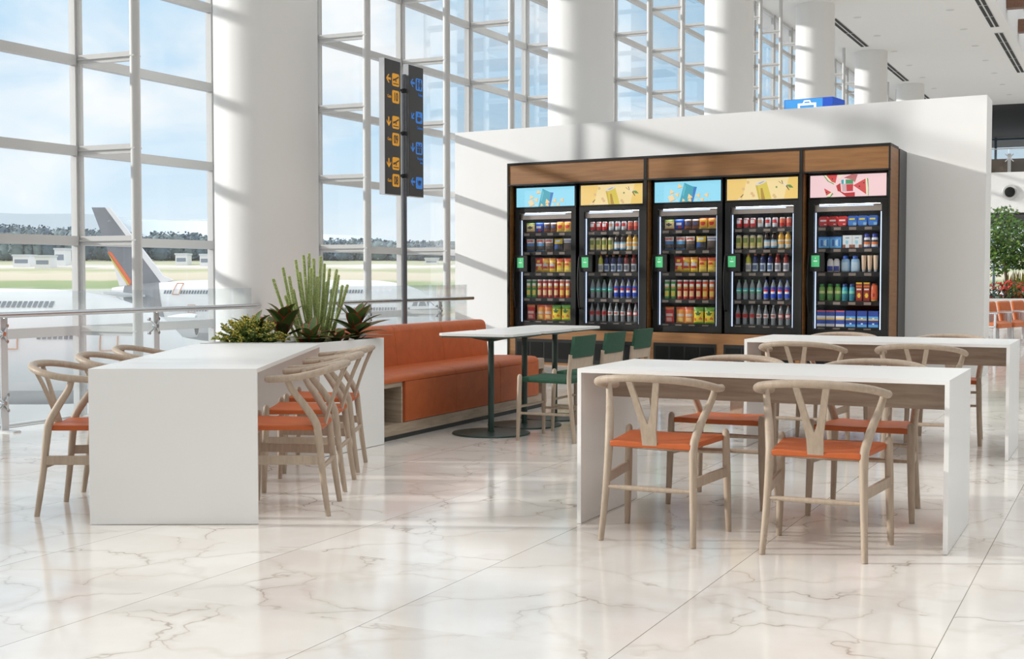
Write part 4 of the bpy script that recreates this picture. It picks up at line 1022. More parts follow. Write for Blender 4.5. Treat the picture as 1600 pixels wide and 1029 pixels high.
R34 = [['canred','canred','canred','cansilver','cansilverred','cansilverred','canorange','canorange'], ['cancream']*4+['coldbrew','coldbrew','juice','juice'],
       ['lime','navy','navy','navy','ruby','ruby'], ['spritz']*4+['bluecola']*4, ['redcola']*3+['whitecola']*3+['redcapcola']*2]
g1 = lambda xs, c, k: [(x-c)*k for x in xs]
X34 = [g1([190,282,370,465,562,653,745,832],512,.00101), g1([187,278,368,460,552,641,730,818],512,.00101), g1([282,365,453,543,632,730],467,.00109), g1([171,250,332,415,498,583,664,748],467,.00109), g1([160,245,330,413,497,585,673,758],467,.00109)]
R5 = [['redpack']*3+['bluepack']*3, ['wipes','wipes','carton','carton','mouth','mouth'], ['oval','oval','lotion','lotion','tubeb','tubeb','tubeb'], ['shgreen']*3+['shteal']*2+['redtube','redtube','orangewash'], ['padwhite']*3+['padblue']*3]
X5 = [g1([205,318,432,553,672,795],510,.00101), g1([218,357,498,612,722,813],510,.00101), g1([268,340,443,553,650,716,783],481,.00106), g1([175,267,357,438,520,605,690,770],481,.00106), g1([178,285,397,517,645,772],481,.00106)]
ROW = ['top shelf','second shelf','third shelf','fourth shelf','bottom shelf']
MACH = ['leftmost cooler','second cooler','middle cooler','fourth cooler','rightmost cooler']
CNT = {2:['left','right'],3:['left','middle','right']}
for i in range(5):
    rows, xs = ((R12,X12),(R34,X34),(R12,X12),(R34,X34),(R5,X5))[i]
    for r in range(5):
        ks = rows[r]
        for q, (key, x) in enumerate(zip(ks, xs[r])):
            tot = ks.count(key); before = ks[:q].count(key); desc = kinds[key][2]
            if tot == 1: lb = '%s on %s of %s' % (desc, ROW[r], MACH[i])
            else: lb = '%s, %s of %s on %s of %s' % (desc, ORD[before], {2:'two',3:'three',4:'four'}[tot], ROW[r], MACH[i])
            yd = .115
            make_product(key, lb, 'goods on the cooler shelves', VW(CEN[i]+x, VM+yd, ZS[r]+.0005), RU)
# ------------------------------------------------------------------ blue suitcase sign behind the wall
M['bluebox'] = mat('blue_lightbox', srgb(64,150,220), .4, emit=.35); M['bluebox2'] = mat('deep_blue_lightbox', srgb(30,80,190), .4, emit=.3); M['iconwhite'] = mat('white_icon', (.9,.9,.9), .5, emit=.3)
kb = atY(1225.5, 156.5, 19.6); kt = thing('luggage_sign', 'blue illuminated box sign with a white suitcase, showing above the white wall', 'sign', (kb.x, kb.y, 0), RU)
wk = .735
zk = kb.z
obj('box', MB().box(0, wk, 0, .5, zk-.75, zk), M['bluebox2'], kt)
kf = obj('face', MB().box(.012, wk-.004, -.006, -.0005, zk-.74, zk-.006), M['bluebox'], kt)
ic = MB()
ic.plate([(.21,zk-.74),(.245,zk-.74),(.245,zk-.098),(.455,zk-.098),(.455,zk-.74),(.49,zk-.74),(.49,zk-.066),(.21,zk-.066)], -.009, -.0065)
ic.plate([(.285,zk-.066),(.305,zk-.066),(.318,zk-.046),(.382,zk-.046),(.395,zk-.066),(.415,zk-.066),(.395,zk-.024),(.305,zk-.024)], -.009, -.0065)
obj('dark_panel', MB().box(.585, wk-.004, -.0075, -.0061, zk-.74, zk-.006), M['bluebox2'], kf)
obj('suitcase_symbol', ic, M['iconwhite'], kf)
obj('post', MB().lathe([(.06,0),(.06,zk-.75)], 16, c=(wk/2,.25,0)), M['chrome'], kt, smooth=True)

# ------------------------------------------------------------------ far end of the hall
SE = 61.6
obj('wall_far', MB().box(-9.3, 12, SE, SE+.25, 3.87, 5.62), M['wall'], rz=RB, kind='structure')
obj('floor_gallery', MB().box(-9.3, 12, SE+.25, 76, 5.35, 5.58).box(-9.3, 12, SE+.25, 76, 3.78, 3.95), M['ceiling_shade'], rz=RB, kind='structure')  # gallery slabs share the painted-in shade colour
M['blueframe'] = mat('blue_grey_window_frame', (.10,.16,.21), .5)
fw = MB()
for i in range(9):
    t0 = -9.3+2.4*i; fw.box(t0-.06, t0+.06, 75.9, 76, 0, CEIL)
for z in (.05, 1.55, 3.0, 5.65, 6.95, 8.4): fw.box(-9.3, 12, 75.9, 76, z-.05, z+.05)
fwo = obj('window_50', fw, M['blueframe'], rz=RB, kind='structure'); obj('pane', MB().box(-9.3, 12, 75.94, 75.96, 0, CEIL), M['glass'], fwo)
M['brownpanel'] = mat('brown_panel', (.14,.085,.055), .6)
for i, (px0, px1, lab) in enumerate(((1530, 1573,'brown boxy planter on the far upper gallery, left of the clamp'),(1578, 1640,'brown boxy planter on the far upper gallery, right of the clamp'))):
    p0 = atY(px0, 270, SE*by+2.95); p1 = atY(px1, 270, SE*by+2.95)
    o = obj('gallery_planter', MB().box(0, p1.x-p0.x, 0, .6, 0, .60+.04*i), M['brownpanel'], loc=(p0.x, p0.y, 5.625), rz=RB); tag(o, lab, 'planter box', 'brown boxes on the gallery')
gr = thing('gallery_railing', 'frameless glass railing with steel clamp on the far upper gallery', 'railing', W(SE+.12, -9.0, 5.625), RB)
obj('glass_panel', MB().box(0, 3.9, -.01, .01, .02, 1.0), M['rail_glass'], gr); obj('glass_panel', MB().box(3.95, 9, -.01, .01, .02, 1.0), M['rail_glass'], gr)
obj('handrail', MB().tube([(0,0,1.02),(9,0,1.02)], .025, 10), M['chrome'], gr, smooth=True)
xg = atY(1576, 250, SE*by+1.9); tg = xg.x*nx+xg.y*ny+9.0
cl = MB()
for dxx in (-.17,.17):
    for dz in (-.16,.16): cl.tube([(tg,-.05,.62),(tg+dxx,-.02,.62+dz)], .02, 8)
cl.box(tg-.07,tg+.07,-.04,-.02,0,.8)
obj('spider_clamp', cl, M['chrome'], gr)
pq = atY(1578, 300, SE*by+2.07)
spk = thing('wall_speaker', 'round white and black speaker on the white gallery front', 'speaker', (pq.x, pq.y, pq.z), RB)
def disc(prof, m, name, parent): 
    mb = MB().lathe(prof, 32); mb.v = [Vector((p.x, -p.z, p.y)) for p in mb.v]; return obj(name, mb, m, parent, smooth=True, ang=.4)
disc([(.335,0),(.335,.04),(.30,.06),(.20,.05),(.001,.05)], M['steel'], 'housing', spk); disc([(.22,.05),(.21,.12),(.16,.14),(.001,.14)], M['black'], 'cone', spk)

# tree and flowers in a long planter
tb = atY(1571, 445, 40.0)
tr = thing('indoor_tree', 'leafy green indoor tree with thin trunk, at the right edge behind the wall', 'tree', (tb.x, tb.y, .5))
obj('trunk', MB().tube(smoothpath([(0,0,0),(.01,0,.6),(-.02,.02,1.0),(.04,0,1.6),(.05,0,2.3)],4), [.04]*9+[.03]*4+[.02]*4, 10), mat('tree_bark', (.16,.12,.09), .8), tr, smooth=True)
br = MB()
for q in range(9):
    az = q*2.4; z0 = .95+.1*q; br.tube(smoothpath([(0,0,z0),(.3*cos(az),.3*sin(az),z0+.12),(.6*cos(az),.6*sin(az),z0+.35)],3), [.014]*4+[.008]*3, 6)
obj('branches', br, mat('tree_twig', (.13,.10,.07), .8), tr)
M['treeleaf'] = mottle(mat('tree_leaf', (.07,.16,.03), .5), .6, 3, 0); M['treeleaf2'] = mat('bright_tree_leaf', (.20,.32,.06), .5)
cr2 = MB(); r2 = random.Random(21)
for q in range(2600):
    while True:
        p = Vector((r2.uniform(-1,1), r2.uniform(-1,1), r2.uniform(-1,1)))
        if .25 < p.length < 1: break
    lump = 1+.18*sin(5*p.x+1)*sin(4*p.z+2)
    p = Vector((p.x*.92*lump+.12, p.y*.92*lump, 1.62+p.z*.92*lump+(.25 if p.x < .2 else -.12)*max(0, p.z)))
    d = Vector((r2.uniform(-1,1), r2.uniform(-1,1), r2.uniform(-.8,.6))).normalized(); w = d.orthogonal().normalized()*.045; L_ = r2.uniform(.09,.15)
    cr2.add([p, p+d*L_*.5+w, p+d*L_, p+d*L_*.5-w], [(0,1,2,3)], 0 if r2.random() < .72 else 1)
obj('foliage', cr2, [M['treeleaf'], M['treeleaf2']], tr)
fb = atY(1540, 470, 38.6)
pb_ = thing('flower_planter', 'long raised planter behind the orange airport seats', 'planter', (fb.x-.9, fb.y, 0), RB*.2)
obj('box', wallring([(0,0),(7,0),(7,2.6),(0,2.6)], [(.08,.08),(6.92,.08),(6.92,2.52),(.08,2.52)], 0, .50), M['lam'], pb_); obj('soil', MB().box(.085,6.915,.085,2.515,.3,.42), M['soil'], pb_)
fl = MB()
M['redleaf'] = mottle(mat('red_flower', (.52,.03,.025), .5), .4, 5, 0); M['fgreen'] = mat('flower_foliage', (.04,.10,.025), .5); M['fyellow'] = mat('yellow_plume', (.50,.45,.10), .6)
c0_ = Vector((fb.x-.9, fb.y, 0))
for q in range(1500):
    x, y = r2.uniform(.15,6.8), r2.uniform(.15,1.9); z = r2.uniform(.42,1.0)*(1-.1*y)
    d = Vector((r2.uniform(-1,1), r2.uniform(-1,.3), r2.uniform(-.1,1))).normalized(); w = d.orthogonal().normalized()*.035; L_ = r2.uniform(.10,.22)
    p = Vector((x, y, z)); slot = 0 if (z > .72 and r2.random() < .85) else (1 if r2.random() < .8 else 0)
    fl.add([p, p+d*L_*.5+w, p+d*L_, p+d*L_*.5-w], [(0,1,2,3)], slot)
o = obj('red_flowers', fl, [M['redleaf'], M['fgreen']], loc=(c0_.x, c0_.y, .01), rz=RB*.2); tag(o, 'mass of red flowers and dark foliage in the planter behind the orange seats', 'flowers', kind='stuff')
yl = MB()
for q in range(260):
    x, y = r2.uniform(2.0,4.2), r2.uniform(1.5,2.4); p = Vector((x, y, .42)); d = Vector((r2.uniform(-.25,.25), r2.uniform(-.2,.2), 1)); L_ = r2.uniform(.5,.95); w = Vector((.016,0,0))
    yl.add([p-w*.5, p+w*.5, p+d*L_*.8+w, p+d*L_, p+d*L_*.8-w], [(0,1,2,3,4)], 0)
o = obj('yellow_grass', yl, M['fyellow'], loc=(c0_.x, c0_.y, .01), rz=RB*.2); tag(o, 'pale yellow ornamental grass behind the red flowers', 'plant', kind='stuff')

# orange airport seats
M['seatorange'] = mottle(mat('orange_seat_leather', (.60,.17,.055), .45), .12, 10, 0)
def airseat(label):
    t = thing('airport_seat', label, 'seat', group='orange airport seats')
    bkp = MB().add([(-.25,-.16,.36),(.25,-.16,.36),(.25,-.23,.36),(-.25,-.23,.36),(-.25,-.24,.74),(.25,-.24,.74),(.25,-.30,.74),(-.25,-.30,.74)],
        [(0,1,2,3),(7,6,5,4),(4,5,1,0),(5,6,2,1),(6,7,3,2),(7,4,0,3)])
    obj('backrest', bkp, M['seatorange'], t, bevel=.03)
    obj('seat', MB().box(-.25,.25,-.18,.30,.32,.41), M['seatorange'], t, bevel=.03)
    for x in (-.275,.275):
        a = MB().box(x-.018,x+.018,-.2,.26,.555,.575).box(x-.014,x+.014,.20,.24,.10,.555).box(x-.014,x+.014,-.12,-.08,.30,.555).box(x-.014,x+.014,-.12,.24,.33,.36)
        obj('armrest', a, M['silver'], t, bevel=.006)
        obj('leg', MB().box(x-.02,x+.02,-.02,.03,0,.33).box(x-.03,x+.03,-.22,.25,0,.03), M['silver'], t, bevel=.004)
    return t
a_s = atz(1545, 560); ys = 22.0
base = Vector((atY(1545, 500, ys).x, ys, 0)); dr = Vector((sin(radians(42)), cos(radians(42)), 0)); rzs = radians(90-42)-pi/2-pi/2
seat0 = airseat('orange airport seat at the right edge, nearest one beside the end of the white wall')
fa = atan2(-cos(radians(42)-pi/2+pi/2), 1)
for i in range(5):
    loc = base + dr*(.63*i); rz = -radians(42) - pi/2
    lab = 'orange airport seat at the right edge, %s seat of the front row' % ORD[i]
    if i == 0: seat0.location = loc; seat0.rotation_euler = (0,0,rz)
    else: dup(seat0, loc, rz, lab)
for i in range(4):
    loc = base + Vector((-.6,1.5,0)) + dr*(.63*i) + Vector((.15,.35,0))
    dup(seat0, loc, -radians(42)-pi/2, 'orange airport seat at the right edge, %s seat of the back row' % ORD[i])

# ------------------------------------------------------------------ outside: ground, planes, trees, hills, buildings
def ground_z(Y):
    if Y < 232: return -10.0
    if Y < 300: q = (Y-232)/68; return -10.0 + 7.4*q*q*(3-2*q)
    return -2.6 + (Y-300)*.062 if Y < 430 else 5.46 + (Y-430)*.02
gm = mat('airfield_ground', (.6,.6,.58), .9); t_, N_, L_n = nt(gm); pgr = N_['Principled BSDF']
tc = N_.new('ShaderNodeTexCoord'); sx = N_.new('ShaderNodeSeparateXYZ'); L_n.new(tc.outputs['Object'], sx.inputs[0])
nz = N_.new('ShaderNodeTexNoise'); nz.inputs['Scale'].default_value = .05; nz.inputs['Detail'].default_value = 4; L_n.new(tc.outputs['Object'], nz.inputs['Vector'])
ma = N_.new('ShaderNodeMath'); ma.operation = 'MULTIPLY_ADD'; ma.inputs[1].default_value = 30; L_n.new(nz.outputs['Fac'], ma.inputs[0]); L_n.new(sx.outputs['Y'], ma.inputs[2])
mr = N_.new('ShaderNodeMapRange'); mr.inputs['From Min'].default_value = 0; mr.inputs['From Max'].default_value = 500; L_n.new(ma.outputs[0], mr.inputs['Value'])
cr = N_.new('ShaderNodeValToRGB'); L_n.new(mr.outputs[0], cr.inputs['Fac']); L_n.new(cr.outputs['Color'], pgr.inputs['Base Color'])
stops = [(0,(.40,.41,.43)),(.56,(.50,.51,.51)),(.63,(.55,.55,.53)),(.655,(.19,.27,.11)),(.69,(.25,.32,.14)),(.705,(.50,.46,.35)),(.76,(.55,.51,.40)),(.785,(.33,.38,.20)),(.81,(.52,.49,.41)),(.83,(.72,.71,.68)),(.85,(.42,.44,.30)),(1,(.35,.40,.30))]
el = cr.color_ramp.elements
while len(el) < len(stops): el.new(.5)
for e, (p_, c_) in zip(el, stops): e.position = p_; e.color = (*c_, 1)
gb = MB(); ysamp = [-60,0,60,120,180,232,240,250,260,270,280,290,300,340,380,430,520,900]
gb.grid(lambda u, v: (-700+u*1400, ysamp[round(v*(len(ysamp)-1))], ground_z(ysamp[round(v*(len(ysamp)-1))])), 2, len(ysamp)-1)
obj('ground', gb, gm, kind='structure')
# hills
hm = mottle(mat('haze_tinted_hill', (.60,.72,.82), .9), .08, .01, 0)  # pale blue base colour carries the distance haze
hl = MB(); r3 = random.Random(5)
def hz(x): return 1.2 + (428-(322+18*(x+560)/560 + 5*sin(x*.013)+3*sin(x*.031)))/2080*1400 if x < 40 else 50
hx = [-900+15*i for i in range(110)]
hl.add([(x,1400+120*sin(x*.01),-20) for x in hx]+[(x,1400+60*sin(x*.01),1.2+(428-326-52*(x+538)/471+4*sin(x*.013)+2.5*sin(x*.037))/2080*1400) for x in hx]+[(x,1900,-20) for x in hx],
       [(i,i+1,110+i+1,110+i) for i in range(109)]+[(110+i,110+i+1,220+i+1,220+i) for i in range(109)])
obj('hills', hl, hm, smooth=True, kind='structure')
# trees beyond the runway
tm = mottle(mat('haze_tinted_foliage', (.15,.21,.235), .9), .55, .25, 2); tm2 = mottle(mat('haze_tinted_foliage_dark', (.085,.135,.185), .9), .5, .2, 2)  # distance haze is put into these bluish foliage colours
bmt = bmesh.new(); bmesh.ops.create_icosphere(bmt, subdivisions=2, radius=1); ico_v = [v.co.copy() for v in bmt.verts]; ico_f = [[v.index for v in f.verts] for f in bmt.faces]; bmt.free()
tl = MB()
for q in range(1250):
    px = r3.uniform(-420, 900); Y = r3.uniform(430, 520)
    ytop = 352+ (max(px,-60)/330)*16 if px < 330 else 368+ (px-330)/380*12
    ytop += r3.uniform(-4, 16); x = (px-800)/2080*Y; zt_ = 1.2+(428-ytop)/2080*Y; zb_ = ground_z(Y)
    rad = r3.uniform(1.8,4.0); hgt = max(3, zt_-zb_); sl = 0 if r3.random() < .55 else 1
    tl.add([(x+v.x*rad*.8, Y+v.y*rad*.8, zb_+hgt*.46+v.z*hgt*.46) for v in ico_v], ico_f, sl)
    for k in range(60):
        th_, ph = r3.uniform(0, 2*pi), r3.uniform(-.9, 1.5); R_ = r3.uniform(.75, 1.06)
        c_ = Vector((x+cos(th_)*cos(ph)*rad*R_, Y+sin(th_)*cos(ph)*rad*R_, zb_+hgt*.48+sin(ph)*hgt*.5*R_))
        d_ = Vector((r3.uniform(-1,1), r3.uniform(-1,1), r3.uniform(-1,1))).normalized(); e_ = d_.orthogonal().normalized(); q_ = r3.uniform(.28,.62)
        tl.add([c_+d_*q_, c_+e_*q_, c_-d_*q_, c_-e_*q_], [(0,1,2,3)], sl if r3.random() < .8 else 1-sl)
tag(obj('treeline', tl, [tm, tm2], smooth=True, ang=3), 'haze-tinted line of distant trees beyond the runway', 'trees', kind='stuff')
bw = mat('white_hangar_wall', (.72,.75,.78), .8); brf = mat('grey_hangar_roof', (.55,.60,.66), .8); bdk = mat('hangar_opening', (.20,.25,.32), .7)
blds = [(85,101,390,406,402,'small white block building among the distant trees at far left'),(20,46,400,407,395,'low white building at the far left edge of the airfield'),(274,292,398,404,405,'low white building left of the nearest column'),(312,330,399,405,400,'low pale building touching the nearest column'),(664,684,406,412,410,'low white building seen right of the gate sign'),(54,78,401,407,388,'low long white shed beyond the runway at far left')]
for (p0, p1, y0, y1, Y, lab) in blds:
    A_ = atY(p0, y1, Y); B_ = atY(p1, y0, Y); g0 = ground_z(Y)
    t = thing('distant_building', lab, 'building', (A_.x, Y, g0), 0, 'distant airfield buildings')
    w, h = B_.x-A_.x, max(B_.z-g0, 1.5)
    obj('wall', MB().box(0,w,0,6,-.5,h), bw, t); obj('roof', MB().box(-.2,w+.2,-.3,6.3,h,h+.5), brf, t)
    obj('window_band', MB().box(w*.1,w*.9,-.06,-.005,h*.35,h*.7), bdk, t)
# ------------------------------------------------------------------ aircraft
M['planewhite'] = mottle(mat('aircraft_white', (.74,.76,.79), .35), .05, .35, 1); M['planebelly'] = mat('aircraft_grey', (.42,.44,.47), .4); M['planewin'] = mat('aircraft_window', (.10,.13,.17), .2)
M['fingrey'] = mottle(mat('tail_fin_grey', (.17,.19,.22), .5), .25, .5, 0); M['finorange'] = mat('tail_stripe_orange', (.70,.14,.04), .5); M['finyellow'] = mat('tail_stripe_yellow', (.65,.5,.08), .5); M['doorline'] = mat('door_outline_orange', (.55,.25,.12), .5); M['engineblk'] = mat('engine_intake', (.08,.09,.1), .5)
def stations(tail):
    st = [(0,.10,.72),(.05,.34,.55),(.10,.58,.34),(.16,.80,.16),(.22,.94,.05),(.28,1,0)] if tail else [(0,1,0)]
    return st + [(.70,1,0),(.80,.99,-.01),(.85,.95,-.03),(.89,.88,-.06),(.93,.76,-.11),(.96,.60,-.17),(.985,.36,-.25),(1.0,.02,-.33)]
def srad(q, tail):
    st = stations(tail)
    for (a, ra, da), (b2, rb, db) in zip(st[:-1], st[1:]):
        if q <= b2: f = (q-a)/(b2-a); return ra+(rb-ra)*f, da+(db-da)*f
    return st[-1][1:]
def fuselage(L, R, tail=True):
    """axis along +x, nose at x = L"""
    n = 40; mb = MB(); vs = []; qs = [i/70 for i in range(63)]+[.9+.1*i/16 for i in range(17)]; qs = sorted(set(round(q,4) for q in qs))
    for q in qs:
        rr, dz = srad(q, tail)
        for j in range(n):
            a = 2*pi*j/n; vs.append((q*L, cos(a)*rr*R, dz*R+sin(a)*rr*R*1.12))
    fs = [(i*n+j, i*n+(j+1)%n, (i+1)*n+(j+1)%n, (i+1)*n+j) for i in range(len(qs)-1) for j in range(n)]
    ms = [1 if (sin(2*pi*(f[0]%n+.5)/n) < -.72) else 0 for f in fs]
    mb.add(vs, [f[::-1] for f in fs], ms); return mb
def aircraft(label, nose_x, Y, zc, L, R, tail, rows, doors):
    t = thing('airliner', label, 'airplane', (nose_x-L, Y, zc), 0, None)
    sd = lambda x, z, off=.07: -(sqrt(max(0, 1-((z-srad(x/L, tail)[1]*R)/(srad(x/L, tail)[0]*R*1.12))**2))*srad(x/L, tail)[0]*R+off)
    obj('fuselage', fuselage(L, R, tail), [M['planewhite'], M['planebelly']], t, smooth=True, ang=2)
    for (x0, x1, z, sp, w, h, lean) in rows:
        mb = MB(); x = x0
        while x < x1:
            mb.add([(x,sd(x,z),z),(x+w,sd(x,z),z),(x+w+lean,sd(x,z+h),z+h),(x+lean,sd(x,z+h),z+h)], [(0,1,2,3)]); x += sp
        obj('cabin_windows', mb, M['planewin'], t)
    for (x, z, w, h, lean) in doors:
        sq = [(x+w*i/5, z) for i in range(6)]+[(x+w+lean*i/5, z+h*i/5) for i in range(1,6)]+[(x+lean+w*(5-i)/5, z+h) for i in range(1,6)]+[(x+lean*(5-i)/5, z+h*(5-i)/5) for i in range(1,6)]
        pts = [(a_, sd(a_, c_, .09), c_) for a_, c_ in sq]
        obj('door', MB().tube(pts, .05, 6), M['doorline'], t)
    return t, sd
# aircraft with the grey tail, farther away
YB = 190.0; RBB = 3.9
nb_ = atY(693, 478, YB); LB_ = nb_.x-atY(176, 478, YB).x
zc = atY(400, 437, YB).z - RBB*1.12
def fpx(px, py, Y=YB): q = atY(px, py, Y); return (q.x-(nb_.x-LB_), q.z-zc)
rows = []
for (p0, p1, py, l) in ((257,276,458,.12),(283,372,458,.12),(372,580,457,.12),(262,268+70,485,.05),(340,640,484,.05)):
    a_, b_ = fpx(p0, py), fpx(p1, py); rows.append((a_[0]+.6, b_[0], a_[1], .40, .27, .46, l*.6))
d1, d2 = fpx(277.5, 459), fpx(304, 487)
t, sdB = aircraft('white airliner with grey and orange tail fin parked farther out, nose to the right', nb_.x, YB, zc, LB_, RBB, True, rows, [(d1[0], d1[1], .95, 1.55, .35), (d2[0], d2[1], 1.0, 1.1, 0)])
fn_ = obj('tail_fin', MB().plate([fpx(144,324), fpx(165,324), fpx(253,437), fpx(244,452), fpx(205,452), fpx(200,446), fpx(168,388)], -.28, .28), M['fingrey'], t)
obj('leading_edge', MB().plate([fpx(165,324), fpx(173,325), fpx(256,431), fpx(272,437.5), fpx(253,442)], -.34, .34), M['planewhite'], fn_)
obj('orange_stripe', MB().plate([fpx(169,392), fpx(175,394), fpx(206,438), fpx(205,447)], -.33, .33), M['finorange'], fn_)
obj('yellow_stripe', MB().plate([fpx(169,394), fpx(205,447), fpx(200,445), fpx(176,408)], -.32, .32), M['finyellow'], fn_)
obj('rudder_base', MB().plate([fpx(178,412), fpx(203,446), fpx(187,446)], -.26, .26), M['planewhite'], fn_)
xa, xb = fpx(196, 450)[0], fpx(250, 450)[0]
obj('tail_paint', MB().grid(lambda u, v: (lambda xx, th_: (xx, -srad(xx/LB_, True)[0]*RBB*cos(th_)-.03*cos(th_), srad(xx/LB_, True)[1]*RBB+(srad(xx/LB_, True)[0]*RBB*1.12+.03)*sin(th_)))(xa+u*(xb-xa+v*1.6), 1.35-v*2.0), 16, 16), M['fingrey'], t, smooth=True, ang=2)
def wingbox(pts, z0, z1, th_):
    vs = [(x, y, z0+(z1-z0)*k) for (x, y, k) in pts]
    return MB().add(vs+[(x, y, z+th_) for (x, y, z) in vs], [(3,2,1,0),(4,5,6,7),(0,1,5,4),(1,2,6,5),(2,3,7,6),(3,0,4,7)])
obj('tailplane', wingbox([(1.6,-1.2,0),(5.6,-1.2,0),(3.4,-9.5,1),(1.6,-9.5,1)], 1.9, 2.5, .3), M['planewhite'], t)
wr = fpx(330, 480)[0]
obj('wing', wingbox([(wr,-3.4,0),(wr+11,-3.4,0),(wr-3,-24,1),(wr-6,-24,1)], -1.6, -.6, .5), M['planewhite'], t)
en = MB().lathe([(.7,0),(1.25,1.0),(1.55,2.6),(1.62,4.0),(1.5,4.7),(1.32,4.7),(1.2,4.3),(.001,4.1)], 32, fn=lambda i,a: 1 if i >= 5 else 0)
e0 = fpx(252, 508, YB-13)
obj('engine', MB().add([(p.z+e0[0], p.y-13, p.x+e0[1]) for p in en.v], en.f, list(en.m)), [M['planewhite'], M['engineblk']], t, smooth=True, ang=.6)
obj('engine_pylon', MB().box(e0[0]+1.5, e0[0]+5, -13.2, -12.8, e0[1]+1.3, -.9), M['planewhite'], t)
ck = MB()
for (xa, xb, xc, xd) in ((646,654,655,649),(656,668,665,658),(670,680,673,668)):
    P4 = [fpx(xa,477), fpx(xb,477), fpx(xc,469.5), fpx(xd,470.5)]
    ck.add([(p[0], sdB(p[0], p[1], .06), p[1]) for p in P4], [(0,1,2,3)])
obj('cockpit_windows', ck, M['planewin'], t)
def gear(t, x, zg, R):
    obj('landing_gear', MB().lathe([(.22,zg+.1),(.22,-R)], 10, c=(x,0,0)).lathe([(.8,zg),(.8,zg+.9)], 16), M['planebelly'], t) if False else obj('landing_gear', MB().lathe([(.22,zg+.1),(.22,-R)], 10, c=(x,0,0)).lathe([(.8,zg),(.8,zg+.9)], 16, c=(x,0,0)), M['planebelly'], t)
for x in (LB_*.88, LB_*.42): gear(t, x, -10-zc, RBB)
# near aircraft
YA = 96.0; RA = 3.75; LA = 50.0; za = atY(80, 450, YA).z - RA*1.12; xn = atY(303, 560, YA).x
rx = lambda px: atY(px, 475, YA-RA*.8).x-(xn-LA)
rz_ = lambda py: atY(80, py, YA-RA*.8).z-za
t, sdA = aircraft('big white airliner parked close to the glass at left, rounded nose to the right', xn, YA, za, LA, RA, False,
    [(rx(-60), rx(78), rz_(479.5), .37, .27, .40, .05), (rx(62), rx(112), rz_(529), .37, .27, .38, .02)],
    [(rx(158), rz_(547), 1.15, 1.15, 0), (rx(10), rz_(544), 1.0, 1.1, 0)])
for x in (43.0, 12.0): gear(t, x, -10-za, RA)

# ------------------------------------------------------------------ sky, sun, camera
wd = bpy.data.worlds.new('sky'); bpy.context.scene.world = wd; wd.use_nodes = True
t_, N_, L_n = wd.node_tree, wd.node_tree.nodes, wd.node_tree.links
bg = N_['Background']; tc = N_.new('ShaderNodeTexCoord'); sx = N_.new('ShaderNodeSeparateXYZ'); L_n.new(tc.outputs['Generated'], sx.inputs[0])
mp = N_.new('ShaderNodeMapping'); mp.inputs['Scale'].default_value = (1,1,2.2); L_n.new(tc.outputs['Generated'], mp.inputs['Vector'])
nz = N_.new('ShaderNodeTexNoise'); nz.inputs['Scale'].default_value = 5.5; nz.inputs['Detail'].default_value = 7; nz.inputs['Distortion'].default_value = .4; L_n.new(mp.outputs[0], nz.inputs['Vector'])
cr = N_.new('ShaderNodeValToRGB'); cr.color_ramp.elements[0].position = .40; cr.color_ramp.elements[1].position = .62
cr.color_ramp.elements[0].color = (.43,.70,.93,1); cr.color_ramp.elements[1].color = (.97,.99,1.0,1); L_n.new(nz.outputs['Fac'], cr.inputs['Fac'])
hr = N_.new('ShaderNodeMapRange'); hr.inputs['From Min'].default_value = 0.0; hr.inputs['From Max'].default_value = .14; L_n.new(sx.outputs['Z'], hr.inputs['Value'])
mx = N_.new('ShaderNodeMix'); mx.data_type = 'RGBA'; mx.inputs['A'].default_value = (.86,.95,1.0,1); L_n.new(hr.outputs[0], mx.inputs['Factor']); L_n.new(cr.outputs['Color'], mx.inputs['B'])
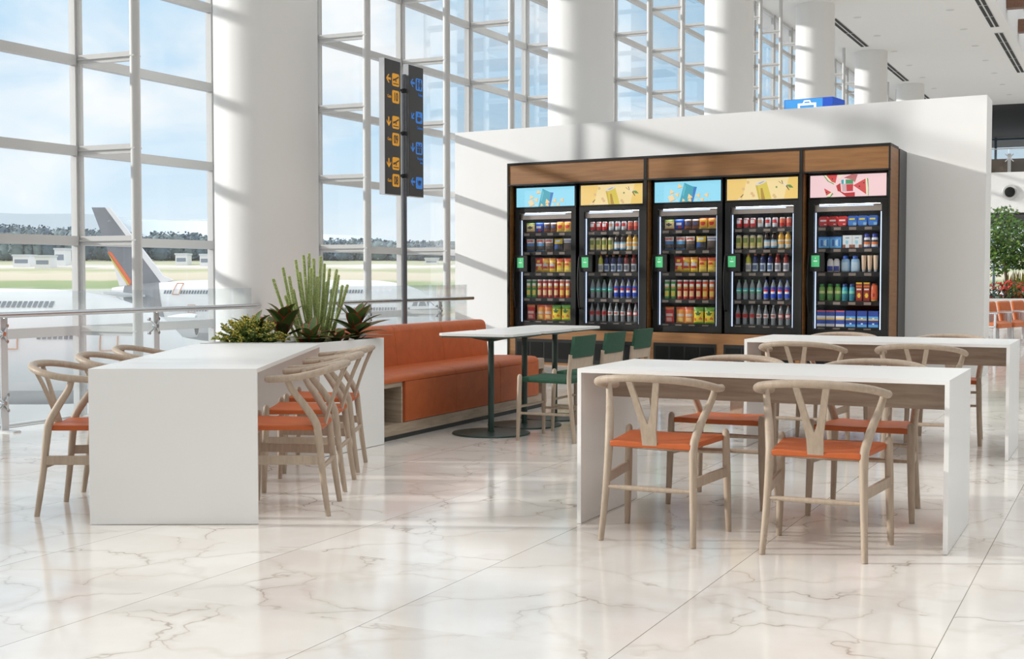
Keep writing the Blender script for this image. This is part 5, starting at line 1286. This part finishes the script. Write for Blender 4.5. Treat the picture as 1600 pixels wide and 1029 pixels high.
# the sky is bluer ahead of the viewer and overcast white overhead and behind
bk = N_.new('ShaderNodeMath'); bk.operation = 'MULTIPLY_ADD'; bk.inputs[1].default_value = -1.4; bk.inputs[2].default_value = .75; bk.use_clamp = True; L_n.new(sx.outputs['Y'], bk.inputs[0])
zn = N_.new('ShaderNodeMapRange'); zn.inputs['From Min'].default_value = .30; zn.inputs['From Max'].default_value = .75; L_n.new(sx.outputs['Z'], zn.inputs['Value'])
mxx = N_.new('ShaderNodeMath'); mxx.operation = 'MAXIMUM'; L_n.new(bk.outputs[0], mxx.inputs[0]); L_n.new(zn.outputs[0], mxx.inputs[1])
m2_ = N_.new('ShaderNodeMix'); m2_.data_type = 'RGBA'; m2_.inputs['B'].default_value = (1.0,.985,.965,1); L_n.new(mxx.outputs[0], m2_.inputs['Factor']); L_n.new(mx.outputs['Result'], m2_.inputs['A'])
L_n.new(m2_.outputs['Result'], bg.inputs['Color']); zs_ = N_.new('ShaderNodeMath'); zs_.operation = 'MULTIPLY_ADD'; zs_.inputs[1].default_value = .75; zs_.inputs[2].default_value = 1.27; L_n.new(zn.outputs[0], zs_.inputs[0]); L_n.new(zs_.outputs[0], bg.inputs['Strength'])
sun = bpy.data.lights.new('sun', 'SUN'); sun.energy = 4.3; sun.angle = radians(2.4); sun.color = (1.0,.96,.90)
so = bpy.data.objects.new('sun', sun); C.objects.link(so)
to_sun = Vector((-.9985*cos(radians(16.5)), .055*cos(radians(16.5)), sin(radians(16.5))))
so.rotation_euler = to_sun.to_track_quat('Z','Y').to_euler(); so.location = (-30, 8, 12)
cam = bpy.data.cameras.new('camera'); cam.sensor_width = 36; cam.lens = 36*F/1600; cam.clip_end = 4000; cam.clip_start = .05
co = bpy.data.objects.new('camera', cam); C.objects.link(co); co.location = (0,0,H); co.rotation_euler = (pi/2-P, 0, 0)
S = bpy.context.scene; S.camera = co
S.view_settings.view_transform = 'Standard'; S.view_settings.look = 'None'; S.view_settings.exposure = -0.34; S.view_settings.gamma = 1.0
try: S.view_settings.use_curve_mapping = False
except Exception: pass
S.cycles.max_bounces = 8; S.cycles.diffuse_bounces = 4; S.cycles.glossy_bounces = 4; S.cycles.transmission_bounces = 6; S.cycles.transparent_max_bounces = 24
S.cycles.caustics_reflective = False; S.cycles.caustics_refractive = False; S.cycles.sample_clamp_indirect = 6.0
try: S.cycles.use_denoising = True
except Exception: pass
